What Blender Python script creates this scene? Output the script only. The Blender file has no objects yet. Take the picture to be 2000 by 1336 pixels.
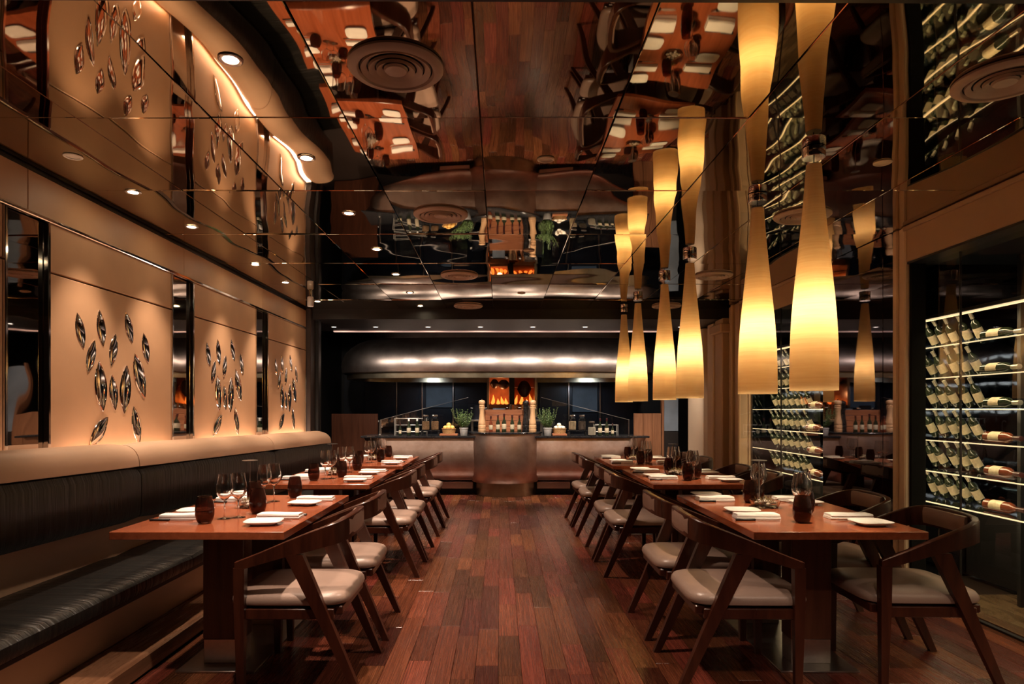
import bpy, math, random
from mathutils import Vector, Matrix
random.seed(7)
PI = math.pi
scene = bpy.context.scene
COL = scene.collection

# ------------------------------------------------------------------ camera
H_CAM = 1.33
cam = bpy.data.cameras.new('camera'); cam_o = bpy.data.objects.new('camera', cam); COL.objects.link(cam_o)
cam_o.location = (0, 0, H_CAM); cam_o.rotation_euler = (PI/2, 0, 0)
cam.sensor_fit = 'HORIZONTAL'; cam.sensor_width = 36.0; cam.lens = 36.0*1280/2000
cam.shift_x = (1000-977)/2000; cam.shift_y = (800-668)/2000
cam.clip_start = 0.02; cam.clip_end = 60
scene.camera = cam_o

# ------------------------------------------------------------------ world, exposure
w = bpy.data.worlds.new('world'); scene.world = w; w.use_nodes = True
bg = w.node_tree.nodes['Background']; bg.inputs[0].default_value = (0.9, 0.75, 0.6, 1); bg.inputs[1].default_value = 0.02
vs = scene.view_settings
vs.view_transform = 'Standard'; vs.look = 'None'; vs.gamma = 1.0; vs.use_curve_mapping = False
vs.exposure = 1.0
scene.cycles.sample_clamp_indirect = 5.0

# light levels (watts)
P_SPOT = 88       # ceiling downlights
P_LAMP = 3.2       # pendant bulbs
P_COVE = 3.2       # strip behind the banquette, per panel
P_HOOD = 27       # downlights over the kitchen counter
P_KITCHEN = 17    # unseen spots added under the hood
P_SHELF = 1.1     # wine cabinet shelf strips
WARM = (1.0, 0.76, 0.58); COOL = (0.75, 0.88, 1.0); NEUT = (1.0, 0.86, 0.72)

def light_spot(loc, power, color, size=75, blend=0.7, rad=0.03, rot=(0, 0, 0), parent=None):
    l = bpy.data.lights.new('spot_beam', 'SPOT'); l.energy = power; l.color = color
    l.spot_size = math.radians(size); l.spot_blend = blend; l.shadow_soft_size = rad
    o = bpy.data.objects.new('spot_beam', l); COL.objects.link(o); o.location = loc; o.rotation_euler = rot
    return o
def light_point(loc, power, color, rad=0.04):
    l = bpy.data.lights.new('bulb_fire_light', 'POINT'); l.energy = power; l.color = color; l.shadow_soft_size = rad
    o = bpy.data.objects.new('bulb_fire_light', l); COL.objects.link(o); o.location = loc; return o
def light_area(loc, rot, sx, sy, power, color):
    l = bpy.data.lights.new('strip_light', 'AREA'); l.shape = 'RECTANGLE'; l.size = sx; l.size_y = sy
    l.energy = power; l.color = color
    o = bpy.data.objects.new('strip_light', l); COL.objects.link(o); o.location = loc; o.rotation_euler = rot; return o

# ------------------------------------------------------------------ mesh builder
class MB:
    def __init__(s): s.v = []; s.f = []
    def add(s, vs, fs):
        n = len(s.v); s.v += [tuple(p) for p in vs]; s.f += [tuple(i+n for i in f) for f in fs]; return s
    def box(s, x0, x1, y0, y1, z0, z1):
        return s.add([(x0,y0,z0),(x1,y0,z0),(x1,y1,z0),(x0,y1,z0),(x0,y0,z1),(x1,y0,z1),(x1,y1,z1),(x0,y1,z1)],
                     [(3,2,1,0),(4,5,6,7),(0,1,5,4),(1,2,6,5),(2,3,7,6),(3,0,4,7)])
    def cbox(s, x0, x1, y0, y1, z0, z1, c=0.004):
        c = min(c, (x1-x0)/2.1, (y1-y0)/2.1, (z1-z0)/2.1)
        rings = []
        for z, i in ((z0, c), (z0+c, 0), (z1-c, 0), (z1, c)):
            a, b, d, e = x0+i, x1-i, y0+i, y1-i
            k = c if i == 0 else c*0.6
            rings.append([(a+k,d,z),(b-k,d,z),(b,d+k,z),(b,e-k,z),(b-k,e,z),(a+k,e,z),(a,e-k,z),(a,d+k,z)])
        return s.loft(rings)
    def loft(s, rings, cap=True, closed=True):
        n = len(s.v); m = len(rings[0])
        for r in rings: s.v += [tuple(p) for p in r]
        for i in range(len(rings)-1):
            for j in range(m if closed else m-1):
                k = (j+1) % m
                s.f.append((n+i*m+j, n+i*m+k, n+(i+1)*m+k, n+(i+1)*m+j))
        if cap and closed:
            s.f.append(tuple(n+j for j in reversed(range(m))))
            s.f.append(tuple(n+(len(rings)-1)*m+j for j in range(m)))
        return s
    def lathe(s, prof, seg=20, c=(0, 0, 0), cap=True):
        return s.loft([[(c[0]+r*math.cos(2*PI*j/seg), c[1]+r*math.sin(2*PI*j/seg), c[2]+z) for j in range(seg)] for r, z in prof], cap)
    def super(s, prof, ax, ay, n=4, seg=28, c=(0, 0, 0), cap=True):
        rings = []
        for sc, z in prof:
            r = []
            for j in range(seg):
                t = 2*PI*j/seg; ct, st = math.cos(t), math.sin(t)
                r.append((c[0]+ax*sc*math.copysign(abs(ct)**(2/n), ct), c[1]+ay*sc*math.copysign(abs(st)**(2/n), st), c[2]+z))
            rings.append(r)
        return s.loft(rings, cap)
    def tube(s, pts, rad, seg=8, cap=True):
        pts = [Vector(p) for p in pts]; rings = []
        for i, p in enumerate(pts):
            t = (pts[min(i+1, len(pts)-1)]-pts[max(i-1, 0)]).normalized()
            up = Vector((0, 0, 1)) if abs(t.z) < 0.9 else Vector((1, 0, 0))
            a = t.cross(up).normalized(); b = a.cross(t).normalized()
            r = rad[i] if isinstance(rad, (list, tuple)) else rad
            rings.append([p+a*(r*math.cos(2*PI*j/seg))+b*(r*math.sin(2*PI*j/seg)) for j in range(seg)])
        return s.loft(rings, cap)
    def xform(s, M):
        s.v = [tuple(M @ Vector(p)) for p in s.v]; return s
    def mesh(s, name, mat, smooth=True, angle=38):
        me = bpy.data.meshes.new(name); me.from_pydata(s.v, [], s.f); me.update()
        if mat: me.materials.append(mat)
        if smooth:
            me.polygons.foreach_set('use_smooth', [True]*len(me.polygons))
            me.set_sharp_from_angle(angle=math.radians(angle))
        return me
    def build(s, name, mat, parent=None, smooth=True, loc=None, label=None):
        o = bpy.data.objects.new(name, s.mesh(name, mat, smooth)); COL.objects.link(o)
        if parent is not None: o.parent = parent
        if loc is not None: o.location = loc
        if label: o['label'] = label
        return o
def tag(o, label, cat, group=None):
    o['label'] = label; o['category'] = cat
    if group: o['group'] = group
    return o
def struct(o, label=None, cat=None):
    o['kind'] = 'structure'
    if label: o['label'] = label
    if cat: o['category'] = cat
    return o
def stuff(o): o['kind'] = 'stuff'; return o
def thing(name, label, cat, loc=(0, 0, 0), rz=0.0, group=None):
    o = bpy.data.objects.new(name, None); COL.objects.link(o); o.location = loc; o.rotation_euler = (0, 0, rz)
    o.empty_display_size = 0.05
    return tag(o, label, cat, group)
def copy_tree(o, parent=None):
    c = o.copy(); COL.objects.link(c)
    if parent is not None: c.parent = parent
    for ch in KIDS.get(o.name, None) or list(o.children):
        copy_tree(ch, c)
    return c
KIDS = {}
def dup(root, loc, rz, label, group=None):
    c = copy_tree(root); c.location = loc; c.rotation_euler = (0, 0, rz); c['label'] = label
    if group: c['group'] = group
    return c
class Proto:                                   # first use moves the original, later uses copy it
    def __init__(s, root): s.root = root; s.used = False
    def put(s, loc, rz, label, group=None):
        if not s.used:
            s.used = True; r = s.root; r.location = loc; r.rotation_euler = (0, 0, rz); r['label'] = label
            if group: r['group'] = group
            return r
        return dup(s.root, loc, rz, label, group)

# ------------------------------------------------------------------ materials
def new_mat(name):
    m = bpy.data.materials.new(name); m.use_nodes = True
    nt = m.node_tree; return m, nt, nt.nodes['Principled BSDF'], nt.nodes.new, nt.links.new
def ramp(nt, stops):
    r = nt.nodes.new('ShaderNodeValToRGB'); e = r.color_ramp.elements
    e[0].position, e[0].color = stops[0][0], (*stops[0][1], 1); e[1].position, e[1].color = stops[-1][0], (*stops[-1][1], 1)
    for p, c in stops[1:-1]:
        k = e.new(p); k.color = (*c, 1)
    return r
def plain(name, col, rough=0.5, metal=0.0, noise=0.0, nscale=20, bump=0.0, bscale=60, spec=0.5, coords='Object'):
    m, nt, b, N, L = new_mat(name)
    b.inputs['Base Color'].default_value = (*col, 1); b.inputs['Roughness'].default_value = rough
    b.inputs['Metallic'].default_value = metal; b.inputs['Specular IOR Level'].default_value = spec
    tc = N('ShaderNodeTexCoord')
    n = N('ShaderNodeTexNoise'); n.inputs['Scale'].default_value = nscale; n.inputs['Detail'].default_value = 4
    L(tc.outputs[coords], n.inputs['Vector'])
    k = max(noise, 0.04)
    r = ramp(nt, [(0.3, tuple(c*(1-k) for c in col)), (0.7, tuple(min(1, c*(1+k)) for c in col))])
    L(n.outputs['Fac'], r.inputs['Fac']); L(r.outputs['Color'], b.inputs['Base Color'])
    if bump:
        n2 = N('ShaderNodeTexNoise'); n2.inputs['Scale'].default_value = bscale; L(tc.outputs[coords], n2.inputs['Vector'])
        bp = N('ShaderNodeBump'); bp.inputs['Strength'].default_value = bump; bp.inputs['Distance'].default_value = 0.004
        L(n2.outputs['Fac'], bp.inputs['Height']); L(bp.outputs['Normal'], b.inputs['Normal'])
    return m
def wood(name, dark, light, axis='Y', scale=6, rough=0.35, stretch=14, vary=0.0, coat=0.0, bump=0.15, coords='Object', island=False):
    m, nt, b, N, L = new_mat(name)
    tc = N('ShaderNodeTexCoord'); mp = N('ShaderNodeMapping')
    sc = {'X': (scale/stretch, scale, scale), 'Y': (scale, scale/stretch, scale), 'Z': (scale, scale, scale/stretch)}[axis]
    mp.inputs['Scale'].default_value = sc; L(tc.outputs[coords], mp.inputs['Vector'])
    oi = N('ShaderNodeObjectInfo'); rnd_out = oi.outputs['Random']
    if island:
        mp.inputs['Scale'].default_value = (sc[0]/0.118, sc[1]/0.7, sc[2]); rnd_out = N('ShaderNodeNewGeometry').outputs['Random Per Island']
    ml = N('ShaderNodeMath'); ml.operation = 'MULTIPLY'; ml.inputs[1].default_value = 37.0; L(rnd_out, ml.inputs[0])
    n = N('ShaderNodeTexNoise'); n.noise_dimensions = '4D'; n.inputs['Scale'].default_value = 5; n.inputs['Detail'].default_value = 6
    n.inputs['Roughness'].default_value = 0.62; n.inputs['Distortion'].default_value = 0.5
    L(mp.outputs['Vector'], n.inputs['Vector']); L(ml.outputs[0], n.inputs['W'])
    r = ramp(nt, [(0.28, dark), (0.52, tuple((a+c)/2 for a, c in zip(dark, light))), (0.75, light)])
    L(n.outputs['Fac'], r.inputs['Fac']); out = r.outputs['Color']
    if vary:
        hs = N('ShaderNodeHueSaturation')
        m2 = N('ShaderNodeMapRange'); m2.inputs['To Min'].default_value = 1-vary; m2.inputs['To Max'].default_value = 1+vary*1.25
        L(rnd_out, m2.inputs['Value']); L(m2.outputs['Result'], hs.inputs['Value']); L(out, hs.inputs['Color'])
        m3 = N('ShaderNodeMath'); m3.operation = 'FRACT'; L(ml.outputs[0], m3.inputs[0])
        m4 = N('ShaderNodeMapRange'); m4.inputs['To Min'].default_value = 0.488; m4.inputs['To Max'].default_value = 0.515
        L(m3.outputs[0], m4.inputs['Value']); L(m4.outputs['Result'], hs.inputs['Hue'])
        out = hs.outputs['Color']
    L(out, b.inputs['Base Color'])
    rr = N('ShaderNodeMapRange'); rr.inputs['To Min'].default_value = rough-0.06; rr.inputs['To Max'].default_value = rough+0.1
    L(n.outputs['Fac'], rr.inputs['Value']); L(rr.outputs['Result'], b.inputs['Roughness'])
    if coat: b.inputs['Coat Weight'].default_value = coat; b.inputs['Coat Roughness'].default_value = 0.12
    bp = N('ShaderNodeBump'); bp.inputs['Strength'].default_value = bump; bp.inputs['Distance'].default_value = 0.002
    L(n.outputs['Fac'], bp.inputs['Height']); L(bp.outputs['Normal'], b.inputs['Normal'])
    return m
def emit(name, col, strength):
    m, nt, b, N, L = new_mat(name)
    b.inputs['Base Color'].default_value = (*col, 1)
    b.inputs['Emission Color'].default_value = (*col, 1); b.inputs['Emission Strength'].default_value = strength
    return m
def pane(name, tint, spec=1.0, base=0.04):
    m, nt, b, N, L = new_mat(name); nt.nodes.remove(b)
    out = nt.nodes['Material Output']
    t = N('ShaderNodeBsdfTransparent'); t.inputs[0].default_value = (*tint, 1)
    g = N('ShaderNodeBsdfGlossy'); g.inputs['Roughness'].default_value = 0.01; g.inputs[0].default_value = (0.95, 0.95, 1, 1)
    fr = N('ShaderNodeFresnel'); fr.inputs['IOR'].default_value = 1.5
    a = N('ShaderNodeMath'); a.operation = 'MULTIPLY_ADD'; a.inputs[1].default_value = spec; a.inputs[2].default_value = base
    L(fr.outputs[0], a.inputs[0])
    ge = N('ShaderNodeNewGeometry'); inv = N('ShaderNodeMath'); inv.operation = 'SUBTRACT'; inv.inputs[0].default_value = 1.0
    L(ge.outputs['Backfacing'], inv.inputs[1])          # the sheet reflects once, on its outer face
    mm = N('ShaderNodeMath'); mm.operation = 'MULTIPLY'; L(a.outputs[0], mm.inputs[0]); L(inv.outputs[0], mm.inputs[1])
    mx = N('ShaderNodeMixShader'); L(mm.outputs[0], mx.inputs[0]); L(t.outputs[0], mx.inputs[1]); L(g.outputs[0], mx.inputs[2])
    L(mx.outputs[0], out.inputs['Surface']); return m
def glassy(name, col, rough=0.0, trans=1.0, ior=1.45):
    m, nt, b, N, L = new_mat(name)
    b.inputs['Base Color'].default_value = (*col, 1); b.inputs['Roughness'].default_value = rough
    b.inputs['Transmission Weight'].default_value = trans; b.inputs['IOR'].default_value = ior
    return m
def mirror(name, tint, wob, scale, rough=0.02, per_object=True):
    m, nt, b, N, L = new_mat(name)
    b.inputs['Base Color'].default_value = (*tint, 1); b.inputs['Metallic'].default_value = 1; b.inputs['Roughness'].default_value = rough
    if wob:
        tc = N('ShaderNodeTexCoord'); n = N('ShaderNodeTexNoise'); n.noise_dimensions = '4D'
        n.inputs['Scale'].default_value = scale; n.inputs['Detail'].default_value = 1.0; n.inputs['Roughness'].default_value = 0.3
        L(tc.outputs['Object'], n.inputs['Vector'])
        oi = N('ShaderNodeObjectInfo'); ml = N('ShaderNodeMath'); ml.operation = 'MULTIPLY'; ml.inputs[1].default_value = 50
        L(oi.outputs['Random'], ml.inputs[0]); L(ml.outputs[0], n.inputs['W'])
        bp = N('ShaderNodeBump'); bp.inputs['Strength'].default_value = 1.0; bp.inputs['Distance'].default_value = wob
        L(n.outputs['Fac'], bp.inputs['Height']); L(bp.outputs['Normal'], b.inputs['Normal'])
    return m
def brushed(name, dark, light, rough=0.34, scale=2.2, aniso=0.0):
    m, nt, b, N, L = new_mat(name); b.inputs['Metallic'].default_value = 1.0
    tc = N('ShaderNodeTexCoord'); n = N('ShaderNodeTexNoise'); n.inputs['Scale'].default_value = scale; n.inputs['Detail'].default_value = 6
    n.inputs['Roughness'].default_value = 0.65
    L(tc.outputs['Object'], n.inputs['Vector'])
    r = ramp(nt, [(0.3, dark), (0.7, light)]); L(n.outputs['Fac'], r.inputs['Fac']); L(r.outputs['Color'], b.inputs['Base Color'])
    rr = N('ShaderNodeMapRange'); rr.inputs['To Min'].default_value = rough-0.05; rr.inputs['To Max'].default_value = rough+0.08
    L(n.outputs['Fac'], rr.inputs['Value']); L(rr.outputs['Result'], b.inputs['Roughness'])
    n2 = N('ShaderNodeTexNoise'); n2.inputs['Scale'].default_value = 26; n2.inputs['Detail'].default_value = 5; L(tc.outputs['Object'], n2.inputs['Vector'])
    bp = N('ShaderNodeBump'); bp.inputs['Strength'].default_value = 0.12; bp.inputs['Distance'].default_value = 0.004
    L(n2.outputs['Fac'], bp.inputs['Height']); L(bp.outputs['Normal'], b.inputs['Normal'])
    return m

M = {}
M['plank'] = wood('floor_plank_wood', (0.022, 0.0055, 0.0035), (0.18, 0.046, 0.022), 'Y', 5, 0.25, 10, vary=0.55, bump=0.08)
M['plankfar'] = wood('far_floor_plank_wood', (0.022, 0.0055, 0.0035), (0.18, 0.046, 0.022), 'Y', 5, 0.25, 10, vary=0.55, bump=0.0, island=True)
M['table'] = wood('table_veneer', (0.23, 0.054, 0.020), (0.42, 0.110, 0.045), 'Y', 6, 0.22, 20, coat=0.35, bump=0.05)
M['tedge'] = wood('table_column_veneer', (0.05, 0.015, 0.007), (0.13, 0.040, 0.018), 'Z', 6, 0.35, 16)
M['chair'] = wood('chair_walnut', (0.022, 0.0055, 0.0028), (0.078, 0.0195, 0.0085), 'Z', 5, 0.28, 10, coat=0.15)
M['platform'] = wood('platform_wood', (0.14, 0.060, 0.030), (0.30, 0.145, 0.075), 'Y', 5, 0.25, 12)
M['panelwood'] = wood('partition_wood', (0.13, 0.05, 0.022), (0.26, 0.11, 0.05), 'Z', 5, 0.45, 12)
M['board'] = wood('board_wood', (0.22, 0.07, 0.03), (0.46, 0.17, 0.07), 'X', 7, 0.5, 10)
M['millwood'] = wood('pepper_mill_beech', (0.55, 0.30, 0.14), (0.80, 0.50, 0.28), 'Z', 5, 0.35, 10)
M['seat'] = plain('taupe_leather', (0.33, 0.225, 0.18), 0.34, noise=0.06, nscale=8, bump=0.15, bscale=160)
M['backpad'] = plain('taupe_back_leather', (0.27, 0.165, 0.125), 0.36, noise=0.06, nscale=8, bump=0.12, bscale=160)
M['cream'] = plain('cream_wall_leather', (0.50, 0.290, 0.158), 0.5, noise=0.07, nscale=3.0, bump=0.08, bscale=90)
M['cream2'] = plain('cream_paint', (0.42, 0.27, 0.165), 0.55, noise=0.05, nscale=2.0)
M['creamlit'] = plain('lamplit_cream_paint', (0.66, 0.49, 0.34), 0.55, noise=0.03, nscale=2.0)  # cream paint made lighter, lamp light on the pilasters put into the colour
M['rollc'] = plain('cream_leather', (0.62, 0.40, 0.26), 0.40, noise=0.05, nscale=3.0, bump=0.1, bscale=40)
M['dark'] = plain('near_black_paint', (0.010, 0.008, 0.008), 0.45)
M['matte'] = plain('matte_black_paint', (0.006, 0.006, 0.006), 0.85, spec=0.1)
M['darkwarm'] = plain('dark_brown_paint', (0.030, 0.017, 0.013), 0.5)
M['black'] = plain('black_metal', (0.012, 0.012, 0.013), 0.35, metal=0.0)
M['stone'] = plain('black_stone', (0.018, 0.017, 0.018), 0.18, noise=0.5, nscale=40)
M['marble'] = wood('brown_stone', (0.035, 0.018, 0.009), (0.20, 0.12, 0.065), 'Y', 3, 0.25, 5)
M['chrome'] = plain('chrome', (0.75, 0.72, 0.70), 0.07, metal=1.0)
M['steel'] = plain('brushed_steel', (0.55, 0.50, 0.47), 0.28, metal=1.0, noise=0.06, nscale=60)
M['steeld'] = plain('blue_grey_steel', (0.16, 0.19, 0.23), 0.6, metal=0.0, spec=0.2, noise=0.15, nscale=4)
M['steeldk'] = plain('dark_blue_steel', (0.020, 0.023, 0.034), 0.38, metal=0.3, noise=0.2, nscale=3)
M['brass'] = brushed('aged_steel_band', (0.30, 0.25, 0.17), (0.55, 0.48, 0.36), 0.28)
M['copper'] = brushed('burnished_counter_metal', (0.36, 0.22, 0.17), (0.60, 0.44, 0.37), 0.38)
M['hood'] = brushed('burnished_hood_metal', (0.30, 0.245, 0.225), (0.54, 0.46, 0.43), 0.37)
M['potcopper'] = plain('polished_copper', (0.85, 0.48, 0.26), 0.2, metal=1.0)
M['tile'] = mirror('bronze_ceiling_mirror', (0.40, 0.325, 0.225), 0.018, 1.15)
M['strip'] = mirror('smoked_wall_mirror', (0.50, 0.44, 0.40), 0.004, 2.5)
M['leaf'] = mirror('leaf_mirror', (0.86, 0.83, 0.80), 0.0, 1, 0.04)
M['dglass'] = mirror('black_glass', (0.24, 0.22, 0.24), 0.0015, 1.5, 0.02)
M['cabback'] = mirror('dark_cabinet_mirror', (0.10, 0.12, 0.16), 0.01, 2.5, 0.06)
M['pane'] = pane('clear_pane', (0.93, 0.95, 0.95), 0.9, 0.03)
M['shelfglass'] = pane('shelf_glass', (0.86, 0.92, 0.88), 1.0, 0.10)
M['napkin'] = plain('white_linen', (0.86, 0.83, 0.80), 0.75, bump=0.2, bscale=220)
M['china'] = plain('white_china', (0.86, 0.84, 0.80), 0.16)
M['wineglass'] = glassy('clear_glass', (0.98, 0.98, 0.98))
M['tumbler'] = glassy('smoked_amber_glass', (0.20, 0.080, 0.055), 0.0, 0.93, 1.3)
M['jar'] = glassy('jar_glass', (0.93, 0.95, 0.93), 0.0, 1.0, 1.3)
M['bottle'] = plain('dark_green_bottle_glass', (0.016, 0.022, 0.012), 0.08, spec=0.8)
M['bottler'] = plain('red_brown_bottle_glass', (0.13, 0.030, 0.014), 0.12, spec=0.8)
M['paper'] = plain('bottle_label_paper', (0.50, 0.41, 0.28), 0.7, noise=0.12, nscale=60)
M['foil'] = plain('bottle_foil', (0.55, 0.50, 0.42), 0.3, metal=0.8)
M['foild'] = plain('dark_bottle_foil', (0.05, 0.012, 0.012), 0.35)
M['led'] = emit('shelf_led', (1.0, 0.74, 0.42), 0.6)
M['ledw'] = emit('lamp_lens', (1.0, 0.80, 0.52), 60.0)
M['ledd'] = emit('hood_lamp_lens', (1.0, 0.88, 0.76), 3.0)
M['ledk'] = emit('ceiling_led_line', (1.0, 0.66, 0.55), 0.22)
M['offlens'] = plain('frosted_lens', (0.62, 0.50, 0.36), 0.5)
M['vent'] = plain('vent_bronze_paint', (0.42, 0.31, 0.235), 0.42)
M['rackmetal'] = plain('pale_rack_metal', (0.55, 0.51, 0.46), 0.35, metal=0.6)
M['white'] = plain('white_plastic', (0.8, 0.78, 0.74), 0.4)
M['pot'] = plain('grey_concrete_pot', (0.42, 0.40, 0.385), 0.8, noise=0.12, nscale=40)
M['soil'] = plain('soil', (0.04, 0.025, 0.015), 0.9)
M['green'] = plain('herb_leaves', (0.16, 0.27, 0.085), 0.55, noise=0.5, nscale=30)
M['greens'] = plain('herb_stems', (0.20, 0.24, 0.10), 0.6)
M['basket'] = plain('wicker', (0.46, 0.25, 0.10), 0.7, noise=0.4, nscale=90, bump=0.6, bscale=120)
M['lemon'] = plain('orange_peel', (0.86, 0.50, 0.13), 0.45, bump=0.2, bscale=150)
M['garlic'] = plain('garlic_skin', (0.80, 0.72, 0.60), 0.55)
M['grain'] = plain('cream_grain', (0.72, 0.55, 0.36), 0.8, noise=0.3, nscale=120, bump=0.4, bscale=200)
M['spice'] = plain('dark_spice', (0.14, 0.10, 0.08), 0.8, noise=0.6, nscale=120, bump=0.4, bscale=200)
M['pasta'] = plain('brown_nuts', (0.42, 0.24, 0.13), 0.8, noise=0.5, nscale=90, bump=0.4, bscale=160)
M['meat'] = plain('roasted_meat', (0.06, 0.018, 0.012), 0.4, noise=0.4, nscale=12, bump=0.5, bscale=30)
M['flame'] = emit('flames', (1.0, 0.22, 0.03), 1.1)
M['fire'] = plain('fire_brick', (0.50, 0.20, 0.10), 0.8, noise=0.35, nscale=6)
M['pebble'] = plain('pebble', (0.50, 0.42, 0.35), 0.35, noise=0.35, nscale=15)
M['moss'] = plain('dry_moss', (0.28, 0.22, 0.10), 0.9, noise=0.5, nscale=60)
def black_leather():
    m, nt, b, N, L = new_mat('pleated_black_leather')
    b.inputs['Roughness'].default_value = 0.36
    tc = N('ShaderNodeTexCoord'); mp = N('ShaderNodeMapping'); mp.inputs['Scale'].default_value = (1.6, 26, 1.6)
    L(tc.outputs['Object'], mp.inputs['Vector'])
    n = N('ShaderNodeTexNoise'); n.inputs['Scale'].default_value = 1.2; n.inputs['Detail'].default_value = 3; n.inputs['Distortion'].default_value = 0.6
    L(mp.outputs['Vector'], n.inputs['Vector'])
    r = ramp(nt, [(0.3, (0.004, 0.0038, 0.0035)), (0.75, (0.013, 0.0115, 0.0095))])
    L(n.outputs['Fac'], r.inputs['Fac']); L(r.outputs['Color'], b.inputs['Base Color'])
    bp = N('ShaderNodeBump'); bp.inputs['Strength'].default_value = 0.7; bp.inputs['Distance'].default_value = 0.012
    L(n.outputs['Fac'], bp.inputs['Height']); L(bp.outputs['Normal'], b.inputs['Normal'])
    return m
M['leather'] = black_leather()
def shade_mat():
    m, nt, b, N, L = new_mat('amber_lamp_shade'); nt.nodes.remove(b); out = nt.nodes['Material Output']
    tc = N('ShaderNodeTexCoord'); mp = N('ShaderNodeMapping'); mp.inputs['Scale'].default_value = (2.5, 2.5, 55)
    L(tc.outputs['Object'], mp.inputs['Vector'])
    n = N('ShaderNodeTexNoise'); n.inputs['Scale'].default_value = 2.0; n.inputs['Detail'].default_value = 3; L(mp.outputs['Vector'], n.inputs['Vector'])
    r = ramp(nt, [(0.3, (0.93, 0.65, 0.32)), (0.7, (1.0, 0.75, 0.40))]); L(n.outputs['Fac'], r.inputs['Fac'])
    t = N('ShaderNodeBsdfTranslucent'); d = N('ShaderNodeBsdfDiffuse'); g = N('ShaderNodeBsdfGlossy'); g.inputs['Roughness'].default_value = 0.15
    L(r.outputs['Color'], t.inputs[0]); L(r.outputs['Color'], d.inputs[0])
    m1 = N('ShaderNodeMixShader'); m1.inputs[0].default_value = 0.42; L(t.outputs[0], m1.inputs[1]); L(d.outputs[0], m1.inputs[2])
    m2 = N('ShaderNodeMixShader'); m2.inputs[0].default_value = 0.05; L(m1.outputs[0], m2.inputs[1]); L(g.outputs[0], m2.inputs[2])
    L(m2.outputs[0], out.inputs['Surface']); return m
M['shade'] = shade_mat()

# ================================================================== STRUCTURE
XL, XR, ZC = -2.49, 2.88, 2.63
YB = 8.48            # where the mirrored ceiling stops
TOPLAB = {}

# ---- floor
floor = MB().box(-3.2, 4.2, -1.5, 13.0, -0.10, -0.020).build('floor', M['darkwarm'])
struct(floor, 'dark reddish brown hardwood plank floor', 'floor')
MB().box(-1.80, 3.0, -1.5, 2.60, -0.020, 0.0).build('near_floor_board', M['plank'], floor, smooth=False)
PW = 0.118
unit = MB().cbox(-0.5, 0.5, -0.5, 0.5, -0.022, 0.0, 0.0018).mesh('plank', M['plank'], smooth=False)
planks = []
x = -1.78
while x < 3.0:
    y = 2.6 - random.uniform(0, 0.5)
    first = True
    while y < 10.9:
        l = random.choice((0.45, 0.6, 0.7, 0.9, 1.05)) * random.uniform(0.92, 1.08)
        y0, y1 = max(y, 2.6), min(y+l, 10.95)
        if y1-y0 > 0.06: planks.append((x+PW/2, (y0+y1)/2, y1-y0))
        y += l
    x += PW
def plank_size(p):
    X, Y, l = p
    vis = abs(X)/max(Y, .1) < 0.85
    hidden = (X > 1.0 and Y > 4.6) or (X < -0.95 and Y > 4.5) or X > 2.6
    return (l/Y**3) * (0.25 if hidden else 1) * (1 if vis else 0.01)
planks.sort(key=plank_size, reverse=True)
for k, (X, Y, l) in enumerate(planks[:298]):
    o = bpy.data.objects.new('plank', unit); COL.objects.link(o); o.parent = floor
    o.location = (X, Y, random.uniform(-0.0006, 0.0)); o.scale = (PW-0.0022, l-0.0022, 1)
rest = MB()
for X, Y, l in planks[298:]:
    rest.cbox(X-PW/2+.001, X+PW/2-.001, Y-l/2+.001, Y+l/2-.001, -0.022, 0.0, 0.0018)
stuff(rest.build('distant_planks', M['plankfar'], floor, smooth=False))
track = MB().box(2.985, 3.02, -1.5, 4.74, 0.0, 0.012).build('trim_1', M['black']); struct(track, 'thin black floor track under wine cabinet glass', 'trim')

# ---- platform under the banquette
plat = MB().cbox(XL, -1.78, -1.5, 8.30, 0.0, 0.10, 0.012).build('floor_platform', M['platform'])
struct(plat, 'raised wooden platform edge under the long banquette', 'floor')

# ---- ceiling of bronze mirror tiles
ceil = MB().box(-3.2, 4.2, -1.5, 8.48, ZC+0.03, ZC+0.15).build('ceiling', M['dark'])
struct(ceil, 'ceiling of wavy bronze mirror tiles', 'ceiling')
MB().loft([[(-3.2, -1.5, z), (4.2, -1.5, z), (4.2, 2.104, z), (-3.2, 2.062, z)] for z in (ZC-0.006, ZC+0.03)]).build('near_ceiling_board', M['dark'], ceil, smooth=False)
xs = [XL + 0.6*k for k in range(9)] + [XR+0.03]
ys = [2.03, 2.92, 3.89, 4.86, 5.83, 6.80, 7.77, YB]
tiles = {}
for i in range(len(xs)-1):
    for j in range(len(ys)-1):
        wx, wy = xs[i+1]-xs[i]-0.004, ys[j+1]-ys[j]-0.004
        key = (round(wx, 3), round(wy, 3))
        if key not in tiles:
            tiles[key] = MB().cbox(-wx/2, wx/2, -wy/2, wy/2, 0, 0.02, 0.0025).mesh('mirror_tile', M['tile'], smooth=False)
        o = bpy.data.objects.new('mirror_tile', tiles[key]); COL.objects.link(o); o.parent = ceil
        o.location = ((xs[i]+xs[i+1])/2, (ys[j]+ys[j+1])/2, ZC)
        o.rotation_euler = (random.uniform(-1, 1)*0.007, random.uniform(-1, 1)*0.005, 0)

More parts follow.
